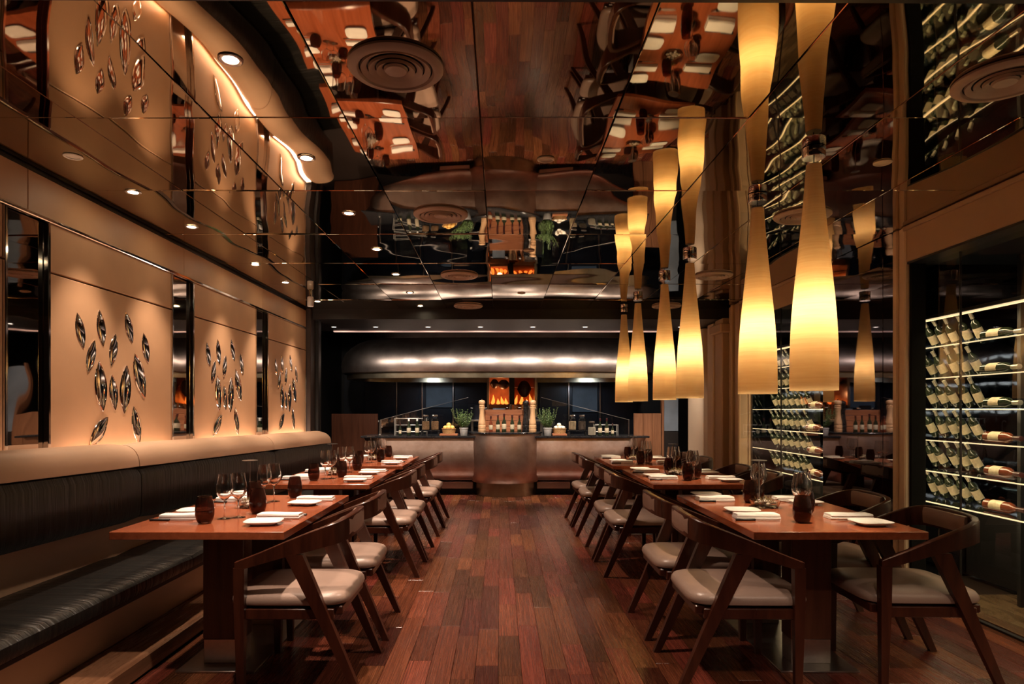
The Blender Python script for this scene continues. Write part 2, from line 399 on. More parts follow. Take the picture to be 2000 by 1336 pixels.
# ---- left wall
wl = MB().box(XL-0.25, XL-0.05, -1.5, YB+0.1, 0, ZC+0.05).build('wall_left', M['darkwarm']); struct(wl, 'cream panelled wall behind the banquette', 'wall')
ub = [-1.5, 1.75, 3.455, 5.16, 6.86, 8.40]
for a, b_ in zip(ub[:-1], ub[1:]):
    MB().cbox(XL-0.05, XL, a+.0015, b_-.0015, 2.385, ZC-0.03, 0.003).build('upper_band', M['cream'], wl)
MB().box(XL-0.05, XL-0.012, -1.5, 8.4, ZC-0.03, ZC).build('shadow_gap', M['dark'], wl, smooth=False)
MB().cbox(XL-0.05, XL+0.012, -1.5, 8.40, 2.362, 2.385, 0.004).build('chrome_rail', M['chrome'], wl)
pan = [(1.60, 2.27+1.0), (3.625, 4.965), (5.325, 6.675), (7.02, 8.37)]
pan[0] = (1.93, 3.285)
strips = [(-1.5, 1.91), (3.31, 3.60), (4.99, 5.30), (6.70, 6.995)]
for a, b_ in strips:
    o = MB().cbox(XL-0.05, XL-0.022, a, b_, 0.10, 2.36, 0.004).build('mirror_strip', M['strip'], wl)
for a in (3.297, 3.612, 4.977, 5.312, 6.687, 7.007, 8.385):
    MB().cbox(XL-0.05, XL+0.008, a-0.010, a+0.010, 0.10, 2.362, 0.003).build('chrome_upright', M['chrome'], wl)
# leaf mirror mesh (lies in the YZ plane, swelling towards +X)
def leaf_mesh(length=1.0, width=0.37, swell=0.024, rim=0.0, nt=14, nu=8):
    mb = MB(); rings = []
    for i in range(nt+1):
        t = i/nt; z = (t-0.5)*length
        hw = width/2*length*(max(0.0, math.sin(PI*t))**0.85)+0.0008*(1 if 0 < i < nt else .2)
        r = [(0, -hw, z)]
        for k in range(nu+1):
            u = -1+2*k/nu
            r.append((0.010+swell*length*(1-u*u)*math.sin(PI*t), hw*u*0.97, z))
        r.append((0, hw, z)); rings.append(r)
    return mb.loft(rings, cap=True)
LEAVES = [(-0.404,1.799,0.208,-0.30),(-0.201,1.839,0.220,-0.20),(0.107,1.880,0.208,-0.38),(-0.072,1.715,0.213,0.23),(-0.302,1.655,0.209,0.33),
          (0.314,1.763,0.211,-0.30),(-0.206,1.474,0.310,-0.13),(0.234,1.562,0.317,-0.40),(-0.070,1.439,0.226,-0.17),(0.061,1.464,0.317,0.09),
          (-0.225,1.192,0.253,0.80),(0.194,1.222,0.264,-0.27)]
leaf_me = leaf_mesh().mesh('leaf_mirror', M['leaf'], True, 50)
rim_mb = MB(); outl = []
for i in range(25):
    t = i/24 if i <= 12 else (24-i)/12
leafrim = MB()
ptsr = [(0.006, 0.18*(max(0, math.sin(PI*t/14))**0.85)*1.0, (t/14-0.5)) for t in range(15)]
ptsl = [(0.006, -p[1], p[2]) for p in reversed(ptsr[1:-1])]
loop = ptsr+ptsl
leafrim.tube(loop+[loop[0]], 0.018, 6)
rim_me = leafrim.mesh('leaf_rim', M['chrome'])
plabels = ['cream leather wall panel with mirror leaves at the left picture edge', 'largest cream wall panel with twelve mirror leaves, nearest the camera',
           'middle cream wall panel with twelve mirror leaves', 'farthest cream wall panel with twelve mirror leaves']
for k, (a, b_) in enumerate(pan):
    c = (a+b_)/2
    t = thing('wall_panel', plabels[k], 'wall panel', (XL, c, 0.10), 0, 'cream wall panels with mirror leaves')
    hw = (b_-a)/2
    MB().cbox(-0.05, -0.004, -hw, hw, 0.0, 1.985, 0.004).build('lower_board', M['cream'], t)
    MB().cbox(-0.05, -0.004, -hw, hw, 1.995, 2.262, 0.004).build('upper_board', M['cream'], t)
    for (dy, z, l, tl) in LEAVES:
        o = bpy.data.objects.new('leaf_mirror', leaf_me); COL.objects.link(o); o.parent = t
        o.location = (-0.004, dy, z-0.10); o.scale = (l, l, l); o.rotation_euler = (-tl, 0, 0)
        r = bpy.data.objects.new('leaf_rim', rim_me); COL.objects.link(r); r.parent = o
    light_area((XL+0.045, c, 0.97), (PI, 0, 0), 0.05, b_-a-0.1, P_COVE, WARM)

# ---- far left end: dark column and dark wall
col = MB().cbox(XL-0.05, XL+0.06, 8.40, 8.62, 0, ZC, 0.006).build('trim_2', M['darkwarm']); struct(col, 'dark column at the far end of the cream wall', 'column')
MB().cbox(XL-0.051, XL+0.10, 8.62, 8.75, 0, ZC-0.1, 0.006).build('column_return', M['dark'], col)
wfl = MB().box(-3.3, -3.1, 8.6, 13.0, 0, 3.2).build('wall_far_left', M['dark']); struct(wfl, 'black wall left of the kitchen', 'wall')
wnk = MB().box(-3.3, 4.3, -1.7, -1.5, -0.1, 2.8).build('wall_near', M['darkwarm']); struct(wnk, 'dark wall behind the viewpoint', 'wall')
part = MB().cbox(-2.82, -2.05, 10.95, 11.0, 0, 1.26, 0.005).build('wall_partition_left', M['tedge']); struct(part, 'dark low partition left of the counter', 'partition')
part2 = thing('wall_partition_right', 'lit brown wood low partition right of the counter', 'partition', (2.34, 10.43, 0)); part2['kind'] = 'structure'
for k in range(3):
    MB().cbox(-0.215+k*0.144, -0.074+k*0.144, -0.03, 0.03, 0, 1.27, 0.004).build('board', M['panelwood'], part2)

# ---- soffit in front of the kitchen
beam = MB().box(-3.2, 4.2, YB, YB+0.12, 2.50, 2.80).build('ceiling_beam', M['dark']); struct(beam, 'black drop beam between mirrored ceiling and kitchen', 'beam')
sof = MB().box(-3.2, 4.2, YB+0.12, 9.80, 2.50, 2.60).build('ceiling_soffit', M['dark']); struct(sof, 'dark soffit with small downlights before the kitchen hood', 'ceiling')
led = MB().cbox(-2.48, 2.40, 9.74, 9.805, 2.485, 2.515, 0.003).build('trim_3', M['ledk']); struct(led, 'glowing pink line along the soffit edge', 'light strip')
kc = MB().box(-3.2, 4.2, 9.80, 13.0, 3.0, 3.1).build('ceiling_kitchen', M['dark']); struct(kc, 'black ceiling above the kitchen', 'ceiling')
wb = MB().box(-3.3, 4.3, 12.8, 13.0, 0, 3.2).build('wall_back', M['dark']); struct(wb, 'black kitchen back wall', 'wall')
wbr = MB().box(3.3, 3.5, 8.0, 13.0, 0, 3.2).build('wall_far_right', M['dark']); struct(wbr, 'dark wall beyond the cream pilasters', 'wall')

# ---- right side: soffits, pilasters, dark glass, wine cabinets
wr = MB().box(4.0, 4.2, -1.5, 8.1, 0, 2.8).build('wall_right', M['dark']); struct(wr, 'dark wall behind the wine cabinets', 'wall')
def soffit(n, y0, y1, lab):
    o = MB().cbox(XR, XR+0.9, y0, y1, 2.375, ZC, 0.006).build('wall_soffit_%s' % n, M['cream2']); struct(o, lab, 'wall')
    MB().cbox(XR-0.02, XR+0.0, y0, y1, ZC-0.035, ZC-0.003, 0.004).build('cornice', M['cream2'], o)
    MB().box(XR+0.004, XR+0.88, y0+0.004, y1-0.004, 2.36, 2.375).build('soffit_underside', M['black'], o, smooth=False)
    return o
soffit('near', -1.5, 4.66, 'cream soffit above the near wine cabinet')
soffit('far', 5.86, 7.86, 'cream soffit above the far wine cabinet')
# pilaster between near cabinet and black glass
pl = thing('trim_4', 'slim cream pilaster between wine cabinet and black glass wall', 'pilaster', (XR, 4.72, 0)); pl['kind'] = 'structure'
MB().cbox(-0.012, 0.10, -0.075, -0.022, 0, ZC-0.002, 0.008).build('moulding', M['creamlit'], pl)
MB().cbox(-0.012, 0.10, 0.022, 0.075, 0, ZC-0.002, 0.008).build('moulding', M['creamlit'], pl)
MB().cbox(0.005, 0.09, -0.022, 0.022, 0, ZC-0.002, 0.003).build('groove', M['creamlit'], pl)
MB().box(0.02, 0.12, -0.10, -0.075, 0, ZC-0.002).build('black_edge', M['matte'], pl, smooth=False)
dg = thing('wall_black_glass', 'tall black glass wall reflecting the lamps, right of the tables', 'glass wall', (XR, 5.33, 0)); dg['kind'] = 'structure'
MB().cbox(0.0, 0.02, -0.53, -0.40, 0, ZC-0.002, 0.002).build('glass_panel', M['dglass'], dg, smooth=False)
MB().cbox(0.0, 0.02, -0.395, 0.52, 0, ZC-0.002, 0.002).build('glass_panel', M['dglass'], dg, smooth=False)
MB().box(0.02, 0.10, -0.53, 0.52, 0, ZC-0.002).build('backing', M['dark'], dg, smooth=False)
# cream pilasters beyond the far cabinet
wp = MB().box(XR+0.10, XR+0.25, 7.86, 10.4, 0, ZC+0.15).build('wall_far_pilasters', M['cream2']); struct(wp, 'cream wall of pilasters beyond the far wine cabinet', 'wall')
for a, b_, d, mm in ((7.87, 7.99, 0.12, 'cream2'), (8.02, 8.06, 0.15, 'cream2'), (8.10, 8.26, 0.10, 'cream2'), (8.30, 8.58, 0.17, 'cream2'), (8.78, 9.02, 0.13, 'creamlit'), (9.32, 10.05, 0.10, 'creamlit')):
    MB().cbox(XR+0.10-d, XR+0.10, a, b_, 0, 2.62 if b_ < 8.47 else 2.49, 0.012).build('pilaster', M[mm], wp)
MB().cbox(XR-0.12, XR+0.10, 8.22, 8.66, 2.30, 2.42, 0.015).build('capital', M['cream2'], wp)
pic = thing('door_1', 'dark doorway with grey upper panel right of the kitchen', 'door', (2.78, 10.45, 0)); pic['kind'] = 'structure'
MB().cbox(-0.17, 0.06, 0, 0.05, 0, 0.98, 0.004).build('lower_panel', M['dark'], pic)
MB().cbox(-0.17, 0.06, 0, 0.05, 0.985, 2.0, 0.004).build('upper_panel', M['steeld'], pic)
MB().cbox(-0.21, -0.17, -0.02, 0.06, 0, 2.05, 0.004).build('jamb', M['panelwood'], pic)

# ================================================================== WINE BOTTLES AND CABINETS
def bottle_proto(name, glass, foil, lab, short=False):
    t = thing(name, 'wine bottle', 'bottle')
    body = MB().lathe([(0.030, 0), (0.036, 0.004), (0.037, 0.02), (0.037, 0.18), (0.033, 0.20), (0.018, 0.222), (0.0145, 0.235), (0.0145, 0.285), (0.016, 0.286), (0.016, 0.30)], 14)
    body.build('glass_body', glass, t)
    MB().lathe([(0.0158, 0.243), (0.0158, 0.284), (0.0172, 0.285), (0.0172, 0.301), (0.010, 0.303)], 12).build('foil', foil, t)
    lb = MB(); rings = []
    for z in (0.055, 0.15):
        rings.append([(0.0376*math.cos(a), 0.0376*math.sin(a), z) for a in [(-1.35+2.7*k/10) for k in range(11)]])
    rings2 = [[(p[0]*0.985, p[1]*0.985, p[2]) for p in r] for r in rings]
    full = [rings2[0]+rings[0][::-1], rings2[1]+rings[1][::-1]]
    lb.loft(full).build('paper_label', lab, t)
    return t
bT = Proto(bottle_proto('wine_bottle', M['bottle'], M['foil'], M['paper']))
bA = Proto(bottle_proto('wine_bottle', M['bottle'], M['foil'], M['paper']))
bB = Proto(bottle_proto('wine_bottle', M['bottler'], M['foild'], M['paper']))
ORD = ['first', 'second', 'third', 'fourth', 'fifth', 'sixth', 'seventh', 'eighth', 'ninth', 'tenth']
def put_bottle(proto, base, axis, face, label, group):
    """base point, axis direction (base to neck), face = direction the paper label points"""
    r = proto.put(base, 0, label, group)
    z = Vector(axis).normalized(); x = Vector(face); x = (x - z*x.dot(z)).normalized(); y = z.cross(x)
    r.rotation_mode = 'QUATERNION'; r.rotation_quaternion = Matrix((x, y, z)).transposed().to_quaternion()
    return r
ZS = [0.66, 0.885, 1.11, 1.335, 1.56, 1.785]
SHN = ['lowest', 'second lowest', 'third lowest', 'third highest', 'second highest', 'top']
def cabinet(name, label, xg, y0, y1, xb, joints, posts, tilted, lying, cname):
    t = thing(name, label, 'wine cabinet', (xg, 0, 0))
    D = xb-xg
    js = [y0]+joints+[y1]
    for a, b_ in zip(js[:-1], js[1:]):
        MB().cbox(-0.006, 0.006, a+0.003, b_-0.003, 0.014, 2.372, 0.002).build('glass_pane', M['pane'], t, smooth=False)
    for yj in joints:
        MB().cbox(-0.007, 0.007, yj-0.003, yj+0.003, 0.014, 2.372, 0.001).build('pane_joint', M['dark'], t, smooth=False)
    yi1 = y1+0.62 if cname == 'near' else y1
    MB().box(D, D+0.04, y0, yi1, 0.0, 2.372).build('back_mirror', M['cabback'], t, smooth=False)
    MB().box(0.13, D, yi1-0.02, yi1, 0.0, 2.372).build('end_panel', M['cabback'], t, smooth=False)
    MB().box(0.02, D, y0, y1, 0.0, 0.02).build('stone_base', M['marble'], t, smooth=False)
    MB().box(D-0.03, D-0.005, y0, yi1-0.03, 0.02, 0.60).build('kick_panel', M['dark'], t, smooth=False)
    for yp in posts:
        MB().cbox(0.44, 0.47, yp-0.015, yp+0.015, 0.02, 2.37, 0.003).build('steel_post', M['black'], t)
    for z in ZS:
        s = MB().cbox(0.14, 0.44, y0, yi1-0.03, z-0.007, z, 0.002).build('shelf', M['shelfglass'], t, smooth=False)
        MB().box(0.128, 0.138, y0, yi1-0.03, z-0.008, z-0.001).build('shelf_edge_light', M['led'], s, smooth=False)
        light_area((xg+0.15, (y0+yi1)/2, z-0.014), (0, -0.55, 0), 0.02, yi1-y0-0.1, P_SHELF*(yi1-y0), (1.0, 0.74, 0.42))
    rl = MB().cbox(0.10, 0.16, y0, yi1-0.03, 1.985, 2.01, 0.003).build('light_rail', M['black'], t)
    MB().box(0.105, 0.155, y0, yi1-0.03, 1.978, 1.985).build('rail_light', M['led'], rl, smooth=False)
    light_area((xg+0.13, (y0+yi1)/2, 1.972), (0, -0.55, 0), 0.03, yi1-y0-0.1, P_SHELF*1.6*(yi1-y0), (1.0, 0.74, 0.42))
    for si, z in enumerate(ZS):
        for k, yb in enumerate(tilted):
            pr = bT
            ax = (-0.48+random.uniform(-.05, .05), random.uniform(-.06, .06), 0.87)
            bt_ = put_bottle(pr, (xg+0.36, yb+random.uniform(-.012, .012), z+0.0165), ax, (-0.75, -0.65, 0.2),
                       '%s dark tilted wine bottle from the far end, %s shelf of %s wine cabinet' % (ORD[len(tilted)-1-k], SHN[si], cname), 'tilted bottles in the %s wine cabinet' % cname)
            bt_.scale = (0.78, 0.78, 0.74)
        ly = [q for q in lying if random.random() > 0.1]
        for k, yb in enumerate(ly):
            red = random.random() < 0.8
            pr = bB if red else bA
            put_bottle(pr, (xg+0.25+random.uniform(-.02, .02), yb, z+0.0385), (random.uniform(-.08, .08), -1, 0), (-0.6, 0, 0.8),
                       '%s lying wine bottle from the far end, %s, %s shelf of %s wine cabinet' % (ORD[len(ly)-1-k], 'reddish' if red else 'green', SHN[si], cname), 'lying bottles in the %s wine cabinet' % cname)
    return t
cabinet('wine_cabinet', 'near glass wine cabinet with lit shelves at the right edge', 3.0, 1.0, 4.64, 3.75, [2.3, 4.27], [3.2, 4.35], [4.56, 4.68, 4.80, 4.92, 5.04], [3.25, 3.62, 3.98, 4.38], 'near')
cabinet('wine_cabinet', 'far glass wine cabinet behind the pendant lamps', XR, 5.88, 7.84, 3.62, [6.72], [6.5], [6.78, 6.92, 7.06, 7.20, 7.34, 7.48, 7.62], [6.28, 6.62], 'far')

# ================================================================== KITCHEN
# ---- hood
hood = thing('kitchen_hood', 'long burnished metal extractor hood above the counter', 'hood', (0, 11.2, 1.93))
def hood_rings(prof, A, B, n=3.2, seg=72):
    rings = []
    for ins, z in prof:
        r = []
        for j in range(seg):
            t = 2*PI*j/seg; c, s = math.cos(t), math.sin(t)
            r.append(((A-ins)*math.copysign(abs(c)**(2/n), c), (B-ins)*math.copysign(abs(s)**(2/n), s), z))
        rings.append(r)
    return rings
MB().loft(hood_rings([(0.05, -0.015), (0.018, 0.0), (0.008, 0.04), (0.0, 0.10), (0.006, 0.17), (0.028, 0.25), (0.075, 0.34), (0.155, 0.42), (0.27, 0.50), (0.39, 0.55), (0.50, 0.58), (0.55, 1.06)], 2.66, 1.0), cap=False).build('hood_shell', M['hood'], hood)
MB().loft(hood_rings([(0.05, -0.10), (0.05, -0.012), (0.11, -0.012), (0.11, -0.10), (0.05, -0.10)], 2.62, 0.98), cap=False).build('inner_band', M['brass'], hood)
MB().loft(hood_rings([(0.05, 0.015), (0.05, 0.03)], 2.6, 0.98)).build('hood_underside', M['black'], hood)

# ---- counter
counter = thing('bar_counter', 'bulging burnished metal kitchen counter at the far end of the aisle', 'counter', (0, 10.42, 0))
CX = 0.075
MB().lathe([(0.49, 0.0), (0.49, 0.20)], 48, (CX, 0.0, 0.0)).build('steel_base', M['brass'], counter)
MB().lathe([(0.47, 0.20), (0.53, 0.205), (0.575, 0.26), (0.605, 0.38), (0.618, 0.50), (0.618, 0.62), (0.605, 0.76), (0.585, 0.88), (0.57, 0.955)], 56, (CX, 0, 0)).build('barrel_front', M['copper'], counter)
MB().lathe([(0.58, 0.955), (0.59, 0.958), (0.59, 0.975), (0.58, 0.98)], 56, (CX, 0, 0)).build('raised_top', M['stone'], counter)
def wing(sign):
    rings = []
    n = 22
    for k in range(n+1):
        u = k/n
        rings.append((u, u))
    prof = [(0.30, 0.20), (0.12, 0.24), (0.02, 0.33), (-0.03, 0.45), (-0.035, 0.58), (-0.01, 0.72), (0.03, 0.86), (0.035, 0.895)]
    out = []
    for y, z in prof:
        # the end of each wing draws in towards the floor
        xe = 2.20 - 0.95*max(0.0, (0.895-z)/0.70)**1.35
        x0 = 0.35; row = []
        for k in range(n+1):
            u = k/n; X = x0+(xe-x0)*u
            rnd = max(0.0, (u-0.86)/0.14)
            row.append((CX+sign*X, -0.36+y+0.12*rnd**2.4, z))
        row.append((CX+sign*xe, 0.42, z)); row.append((CX+sign*x0, 0.42, z))
        out.append(row)
    if sign < 0: out = [r[::-1] for r in out]
    MB().loft(out).build('wing_front', M['copper'], counter)
    a, b_ = sorted((CX+sign*0.36, CX+sign*2.22))
    MB().cbox(a, b_, -0.36, 0.46, 0.895, 0.925, 0.005).build('stone_top', M['stone'], counter)
    a, b_ = sorted((CX+sign*0.45, CX+sign*1.15))
    MB().box(a, b_, -0.02, 0.40, 0.0, 0.20).build('toe_kick', M['dark'], counter, smooth=False)
    a, b_ = sorted((CX+sign*0.50, CX+sign*1.02))
    MB().cbox(a, b_, -0.16, -0.03, 0.085, 0.20, 0.01).build('foot_box', M['steel'], counter)
wing(-1); wing(1)
ZW, ZT = 0.925, 0.98          # heights of the wing top and the raised top

# ---- kitchen behind
kb = thing('kitchen_cabinets', 'dark blue steel kitchen cabinets along the back wall', 'cabinet', (0, 12.55, 0))
MB().box(-3.0, 3.2, 0.02, 0.2, 0, 1.9).build('back_panel', M['steeldk'], kb, smooth=False)
for a, b_, z0, z1, mm in ((-2.6, -2.0, 1.0, 1.95, 'steeldk'), (-1.95, -1.55, 1.0, 1.95, 'steeldk'), (-1.42, -0.92, 1.37, 1.95, 'steeld'), (-1.42, -0.92, 0.6, 1.355, 'steeldk'),
                          (-0.88, -0.3, 1.0, 1.45, 'steeldk'), (0.75, 1.25, 0.7, 1.9, 'steeldk'), (1.38, 1.86, 1.28, 1.95, 'steeld'), (1.38, 1.86, 0.6, 1.265, 'steeldk'), (1.95, 2.6, 0.6, 1.95, 'steeldk')):
    MB().cbox(a, b_, -0.02, 0.02, z0, z1, 0.005).build('door_panel', M[mm], kb)
for xx in (-1.49, -0.90, -1.98, 1.31, 1.91, 0.70):
    MB().cbox(xx-0.012, xx+0.012, -0.035, 0.02, 0.6, 1.98, 0.003).build('steel_upright', M['steel'], kb)
ro = thing('rotisserie', 'steel rotisserie oven with meat roasting over flames', 'oven', (0.20, 11.55, 0))
MB().cbox(-0.55, 0.55, -0.30, 0.45, 0, 1.20, 0.01).build('stand', M['steeldk'], ro)
MB().box(-0.43, 0.43, 0.30, 0.34, 1.20, 1.935).build('fire_wall', M['fire'], ro, smooth=False)
for xx in (-0.41, 0.41):
    MB().cbox(xx-0.02, xx+0.02, -0.30, 0.34, 1.20, 1.935, 0.004).build('side_post', M['steel'], ro)
MB().cbox(-0.045, 0.045, -0.32, 0.30, 1.20, 1.935, 0.004).build('centre_post', M['black'], ro)
MB().cbox(-0.43, 0.43, -0.30, 0.34, 1.95, 1.935, 0.004).build('top_plate', M['steel'], ro)
MB().cbox(-0.39, 0.39, -0.25, 0.28, 1.20, 1.42, 0.004).build('ember_tray', M['fire'], ro)
for xx, zz, rx, rz in ((-0.30, 1.78, 0.075, 0.085), (-0.14, 1.77, 0.10, 0.085), (0.22, 1.69, 0.115, 0.15)):
    mb = MB(); pr = []
    for k in range(9):
        a = PI*k/8; pr.append((max(0.05, math.sin(a))*1.0*(1+0.08*math.sin(5*a)), -math.cos(a)))
    mb.lathe(pr, 14); mb.v = [(p[0]*rx, p[1]*0.10, p[2]*rz) for p in mb.v]
    mb.build('roasting_meat', M['meat'], ro, loc=(xx, -0.08, zz))
for zz in (1.80, 1.72):
    MB().tube([(-0.40 if zz > 1.75 else 0.05, -0.08, zz), (-0.05 if zz > 1.75 else 0.40, -0.08, zz)], 0.008, 8).build('spit', M['steel'], ro)
for k in range(9):
    xx = -0.34+0.085*k
    if abs(xx) < 0.06: continue
    h = random.uniform(0.07, 0.20)
    mb = MB().lathe([(0.012, 0), (0.035, h*0.18), (0.028, h*0.45), (0.012, h*0.78), (0.002, h)], 8)
    mb.v = [(p[0]+0.02*math.sin(p[2]*14+k), p[1], p[2]) for p in mb.v]
    mb.build('flame', M['flame'], ro, loc=(xx, 0.16+0.03*math.sin(k*3), 1.42))
light_point((0.0, 11.50, 1.60), 1.2, (1.0, 0.40, 0.14), 0.05)  # point lights added for the glow of the fire, no bulbs here
light_point((0.42, 11.50, 1.62), 2.2, (1.0, 0.45, 0.14), 0.05)

# pots behind the raised counter
def pot(loc, r, h, m, label):
    t = thing('stock_pot', label, 'pot', loc)
    MB().lathe([(r*0.97, 0), (r, 0.01), (r, h), (r*1.03, h+0.004), (r*0.95, h+0.004), (r*0.94, 0.02)], 28).build('pot_body', m, t)
    for s in (-1, 1):
        MB().tube([(s*r, -0.03, h*0.8), (s*(r+0.03), -0.03, h*0.82), (s*(r+0.03), 0.03, h*0.82), (s*r, 0.03, h*0.8)], 0.006, 6).build('handle', M['steel'], t)
    return t
shelf = thing('pass_shelf', 'steel pass shelf behind the raised counter', 'shelf', (0.10, 10.98, 0))
MB().cbox(-0.60, 0.62, -0.12, 0.16, 1.13, 1.16, 0.004).build('shelf_board', M['steel'], shelf)
for s in (-0.57, 0.59):
    MB().cbox(s-0.02, s+0.02, -0.02, 0.02, 0, 1.13, 0.003).build('leg', M['steel'], shelf)
pot((-0.36, 10.99, 1.16), 0.10, 0.24, M['steeldk'], 'dark stock pot behind the left wooden pepper mill')
pot((-0.02, 11.00, 1.16), 0.105, 0.19, M['steeld'], 'blue grey stock pot behind the wooden boards')
pot((0.22, 10.99, 1.16), 0.085, 0.25, M['potcopper'], 'copper stock pot under the rotisserie')
pot((0.47, 11.0, 1.16), 0.10, 0.23, M['steel'], 'steel stock pot behind the right wooden pepper mill')
pot((0.37, 10.93, 1.16), 0.03, 0.25, M['potcopper'], 'narrow copper canister between copper and steel pots')

# sloped glass screens on the counter
for s, lab in ((-1, 'sloped glass screen on the left counter wing'), (1, 'sloped glass screen on the right counter wing')):
    t = thing('glass_screen', lab, 'glass screen', (CX, 10.78, ZW), 0, 'sloped glass screens on the counter')
    x0, x1 = s*0.60, s*2.05
    pts = [(x0, 0.0), (x1, 0.0), (x1, 0.23), (x0, 0.60)]
    if s < 0: pts = pts[::-1]
    MB().loft([[(p[0], -0.004, p[1]) for p in pts], [(p[0], 0.004, p[1]) for p in pts]]).build('glass_pane', M['pane'], t, smooth=False)
    MB().tube([(x1, 0, 0.235), (x0, 0, 0.605)], 0.003, 6).build('top_rail', M['steel'], t)
    MB().cbox(min(x1, x1-s*0.02), max(x1, x1-s*0.02), -0.012, 0.012, 0, 0.235, 0.002).build('end_post', M['steel'], t)

# ---- counter things
def mill(m, label, loc, s=1.0):
    t = thing('pepper_mill', label, 'pepper mill', loc)
    MB().lathe([(r*s, z*s) for r, z in [(0.056, 0), (0.060, 0.006), (0.060, 0.05), (0.053, 0.058), (0.060, 0.066), (0.060, 0.10), (0.053, 0.108), (0.058, 0.118), (0.055, 0.15), (0.044, 0.22), (0.036, 0.29), (0.037, 0.34), (0.045, 0.375), (0.047, 0.385), (0.040, 0.392)]], 24).build('mill_body', m, t)
    MB().lathe([(r*s, z*s) for r, z in [(0.036, 0.393), (0.046, 0.402), (0.046, 0.41), (0.034, 0.418), (0.044, 0.432), (0.052, 0.455), (0.050, 0.478), (0.036, 0.494), (0.012, 0.50)]], 24).build('mill_head', m, t)
    MB().lathe([(0.008*s, 0.50*s), (0.008*s, 0.512*s), (0.003*s, 0.515*s)], 10).build('knob', M['chrome'], t)
mill(M['millwood'], 'tall wooden pepper mill at the left end of the raised counter', (-0.285, 10.20, ZT))
mill(M['millwood'], 'tall wooden pepper mill at the right end of the raised counter', (0.505, 10.20, ZT))
mill(M['stone'], 'tall black pepper mill beside the right wooden mill', (0.40, 10.27, ZT), 0.98)
bd = thing('wooden_crate', 'reddish wooden board rack behind the sauce bottles', 'board', (0.06, 10.36, ZT))
for k in range(4):
    MB().cbox(-0.31, 0.31, -0.012, 0.012, 0.002+k*0.088, 0.086+k*0.088, 0.003).build('board', M['board'], bd)
for s in (-0.27, 0.27):
    MB().cbox(s-0.015, s+0.015, 0.012, 0.05, 0, 0.35, 0.003).build('batten', M['board'], bd)
def sauce(name, label, loc, h=0.26, m=None, lab=True, foil='foild'):
    t = thing(name, label, 'bottle', loc); k = h/0.26
    MB().lathe([(r*k, z*k) for r, z in [(0.026, 0), (0.031, 0.004), (0.031, 0.13), (0.025, 0.155), (0.013, 0.18), (0.0115, 0.22)]], 14).build('glass_body', m or M['bottle'], t)
    MB().lathe([(r*k, z*k) for r, z in [(0.013, 0.216), (0.014, 0.22), (0.014, 0.255), (0.009, 0.26)]], 12).build('cap', M[foil], t)
    if lab:
        o = MB().lathe([(0.0315*k, 0.045*k), (0.0318*k, 0.046*k), (0.0318*k, 0.115*k), (0.0315*k, 0.116*k)], 14, cap=False).build('paper_label', M['paper'], t)
for k, (xx, h) in enumerate(((-0.145, 0.25), (-0.035, 0.27), (0.06, 0.29), (0.185, 0.27), (0.295, 0.26))):
    sauce('sauce_bottle', ['short red sauce bottle, leftmost on the raised counter', 'dark sauce bottle, second from the left on the raised counter', 'tallest dark sauce bottle in the middle of the raised counter',
                           'dark sauce bottle, fourth from the left on the raised counter', 'dark sauce bottle, rightmost on the raised counter'][k], (xx, 10.10, ZT), h, M['bottler'] if k == 0 else None)
def herb(label, loc, seed, hh):
    rnd = random.Random(seed)
    t = thing('potted_herb', label, 'potted plant', loc)
    MB().lathe([(0.050, 0), (0.053, 0.004), (0.064, 0.105), (0.068, 0.107), (0.068, 0.125), (0.060, 0.125), (0.058, 0.11)], 24).build('pot', M['pot'], t)
    MB().lathe([(0.058, 0.10), (0.055, 0.112), (0.01, 0.115)], 16).build('soil', M['soil'], t)
    fo = MB(); st = MB()
    for k in range(30):
        a = rnd.uniform(0, 2*PI); lean = rnd.uniform(0.02, 0.20); L = hh*rnd.uniform(0.55, 1.0)
        b0 = Vector((0.03*math.cos(a), 0.03*math.sin(a), 0.112)); tip = Vector((lean*math.cos(a), lean*math.sin(a), 0.112+L))
        mid = (b0+tip)/2+Vector((0.03*math.cos(a), 0.03*math.sin(a), 0.0))
        st.tube([b0, mid, tip], [0.0025, 0.002, 0.001], 5)
        n = 11
        for q in range(n):
            u = 0.15+0.85*q/(n-1)
            p = b0*(1-u)**2+mid*2*u*(1-u)+tip*u*u
            for s in range(2):
                an = q*1.7+s*PI+k; l = 0.034*(1.1-0.45*u)*rnd.uniform(0.8, 1.2)
                d = Vector((math.cos(an), math.sin(an), rnd.uniform(0.1, 0.6))).normalized()
                sd = d.cross(Vector((0, 0, 1))).normalized(); up = sd.cross(d)
                w_ = l*0.34
                fo.add([p, p+d*l*0.5+sd*w_+up*0.003, p+d*l, p+d*l*0.5-sd*w_+up*0.003, p+d*l*0.5-up*0.001], [(0, 1, 4), (1, 2, 4), (2, 3, 4), (3, 0, 4)])
    fo.build('foliage', M['green'], t); st.build('stems', M['greens'], t)
herb('bushy herb in a grey pot, left of the raised counter', (-0.565, 10.17, ZW), 3, 0.31)
herb('spreading herb in a grey pot, right of the raised counter', (0.735, 10.17, ZW), 9, 0.33)
def basket(label, loc, hw=0.14):
    t = thing('wicker_basket', label, 'basket', loc)
    MB().lathe([(0.075, 0.03), (0.095, 0.032), (0.108, 0.10), (0.112, 0.103), (0.112, 0.112), (0.102, 0.112), (0.09, 0.045)], 24).build('basket_body', M['basket'], t)
    MB().cbox(-hw, hw, -0.10, 0.10, 0, 0.03, 0.005).build('wooden_base', M['board'], t)
basket('wicker basket of oranges on the left counter wing', (-0.80, 10.22, ZW))
basket('wicker basket of garlic on the right counter wing', (0.925, 10.26, ZW), 0.112)
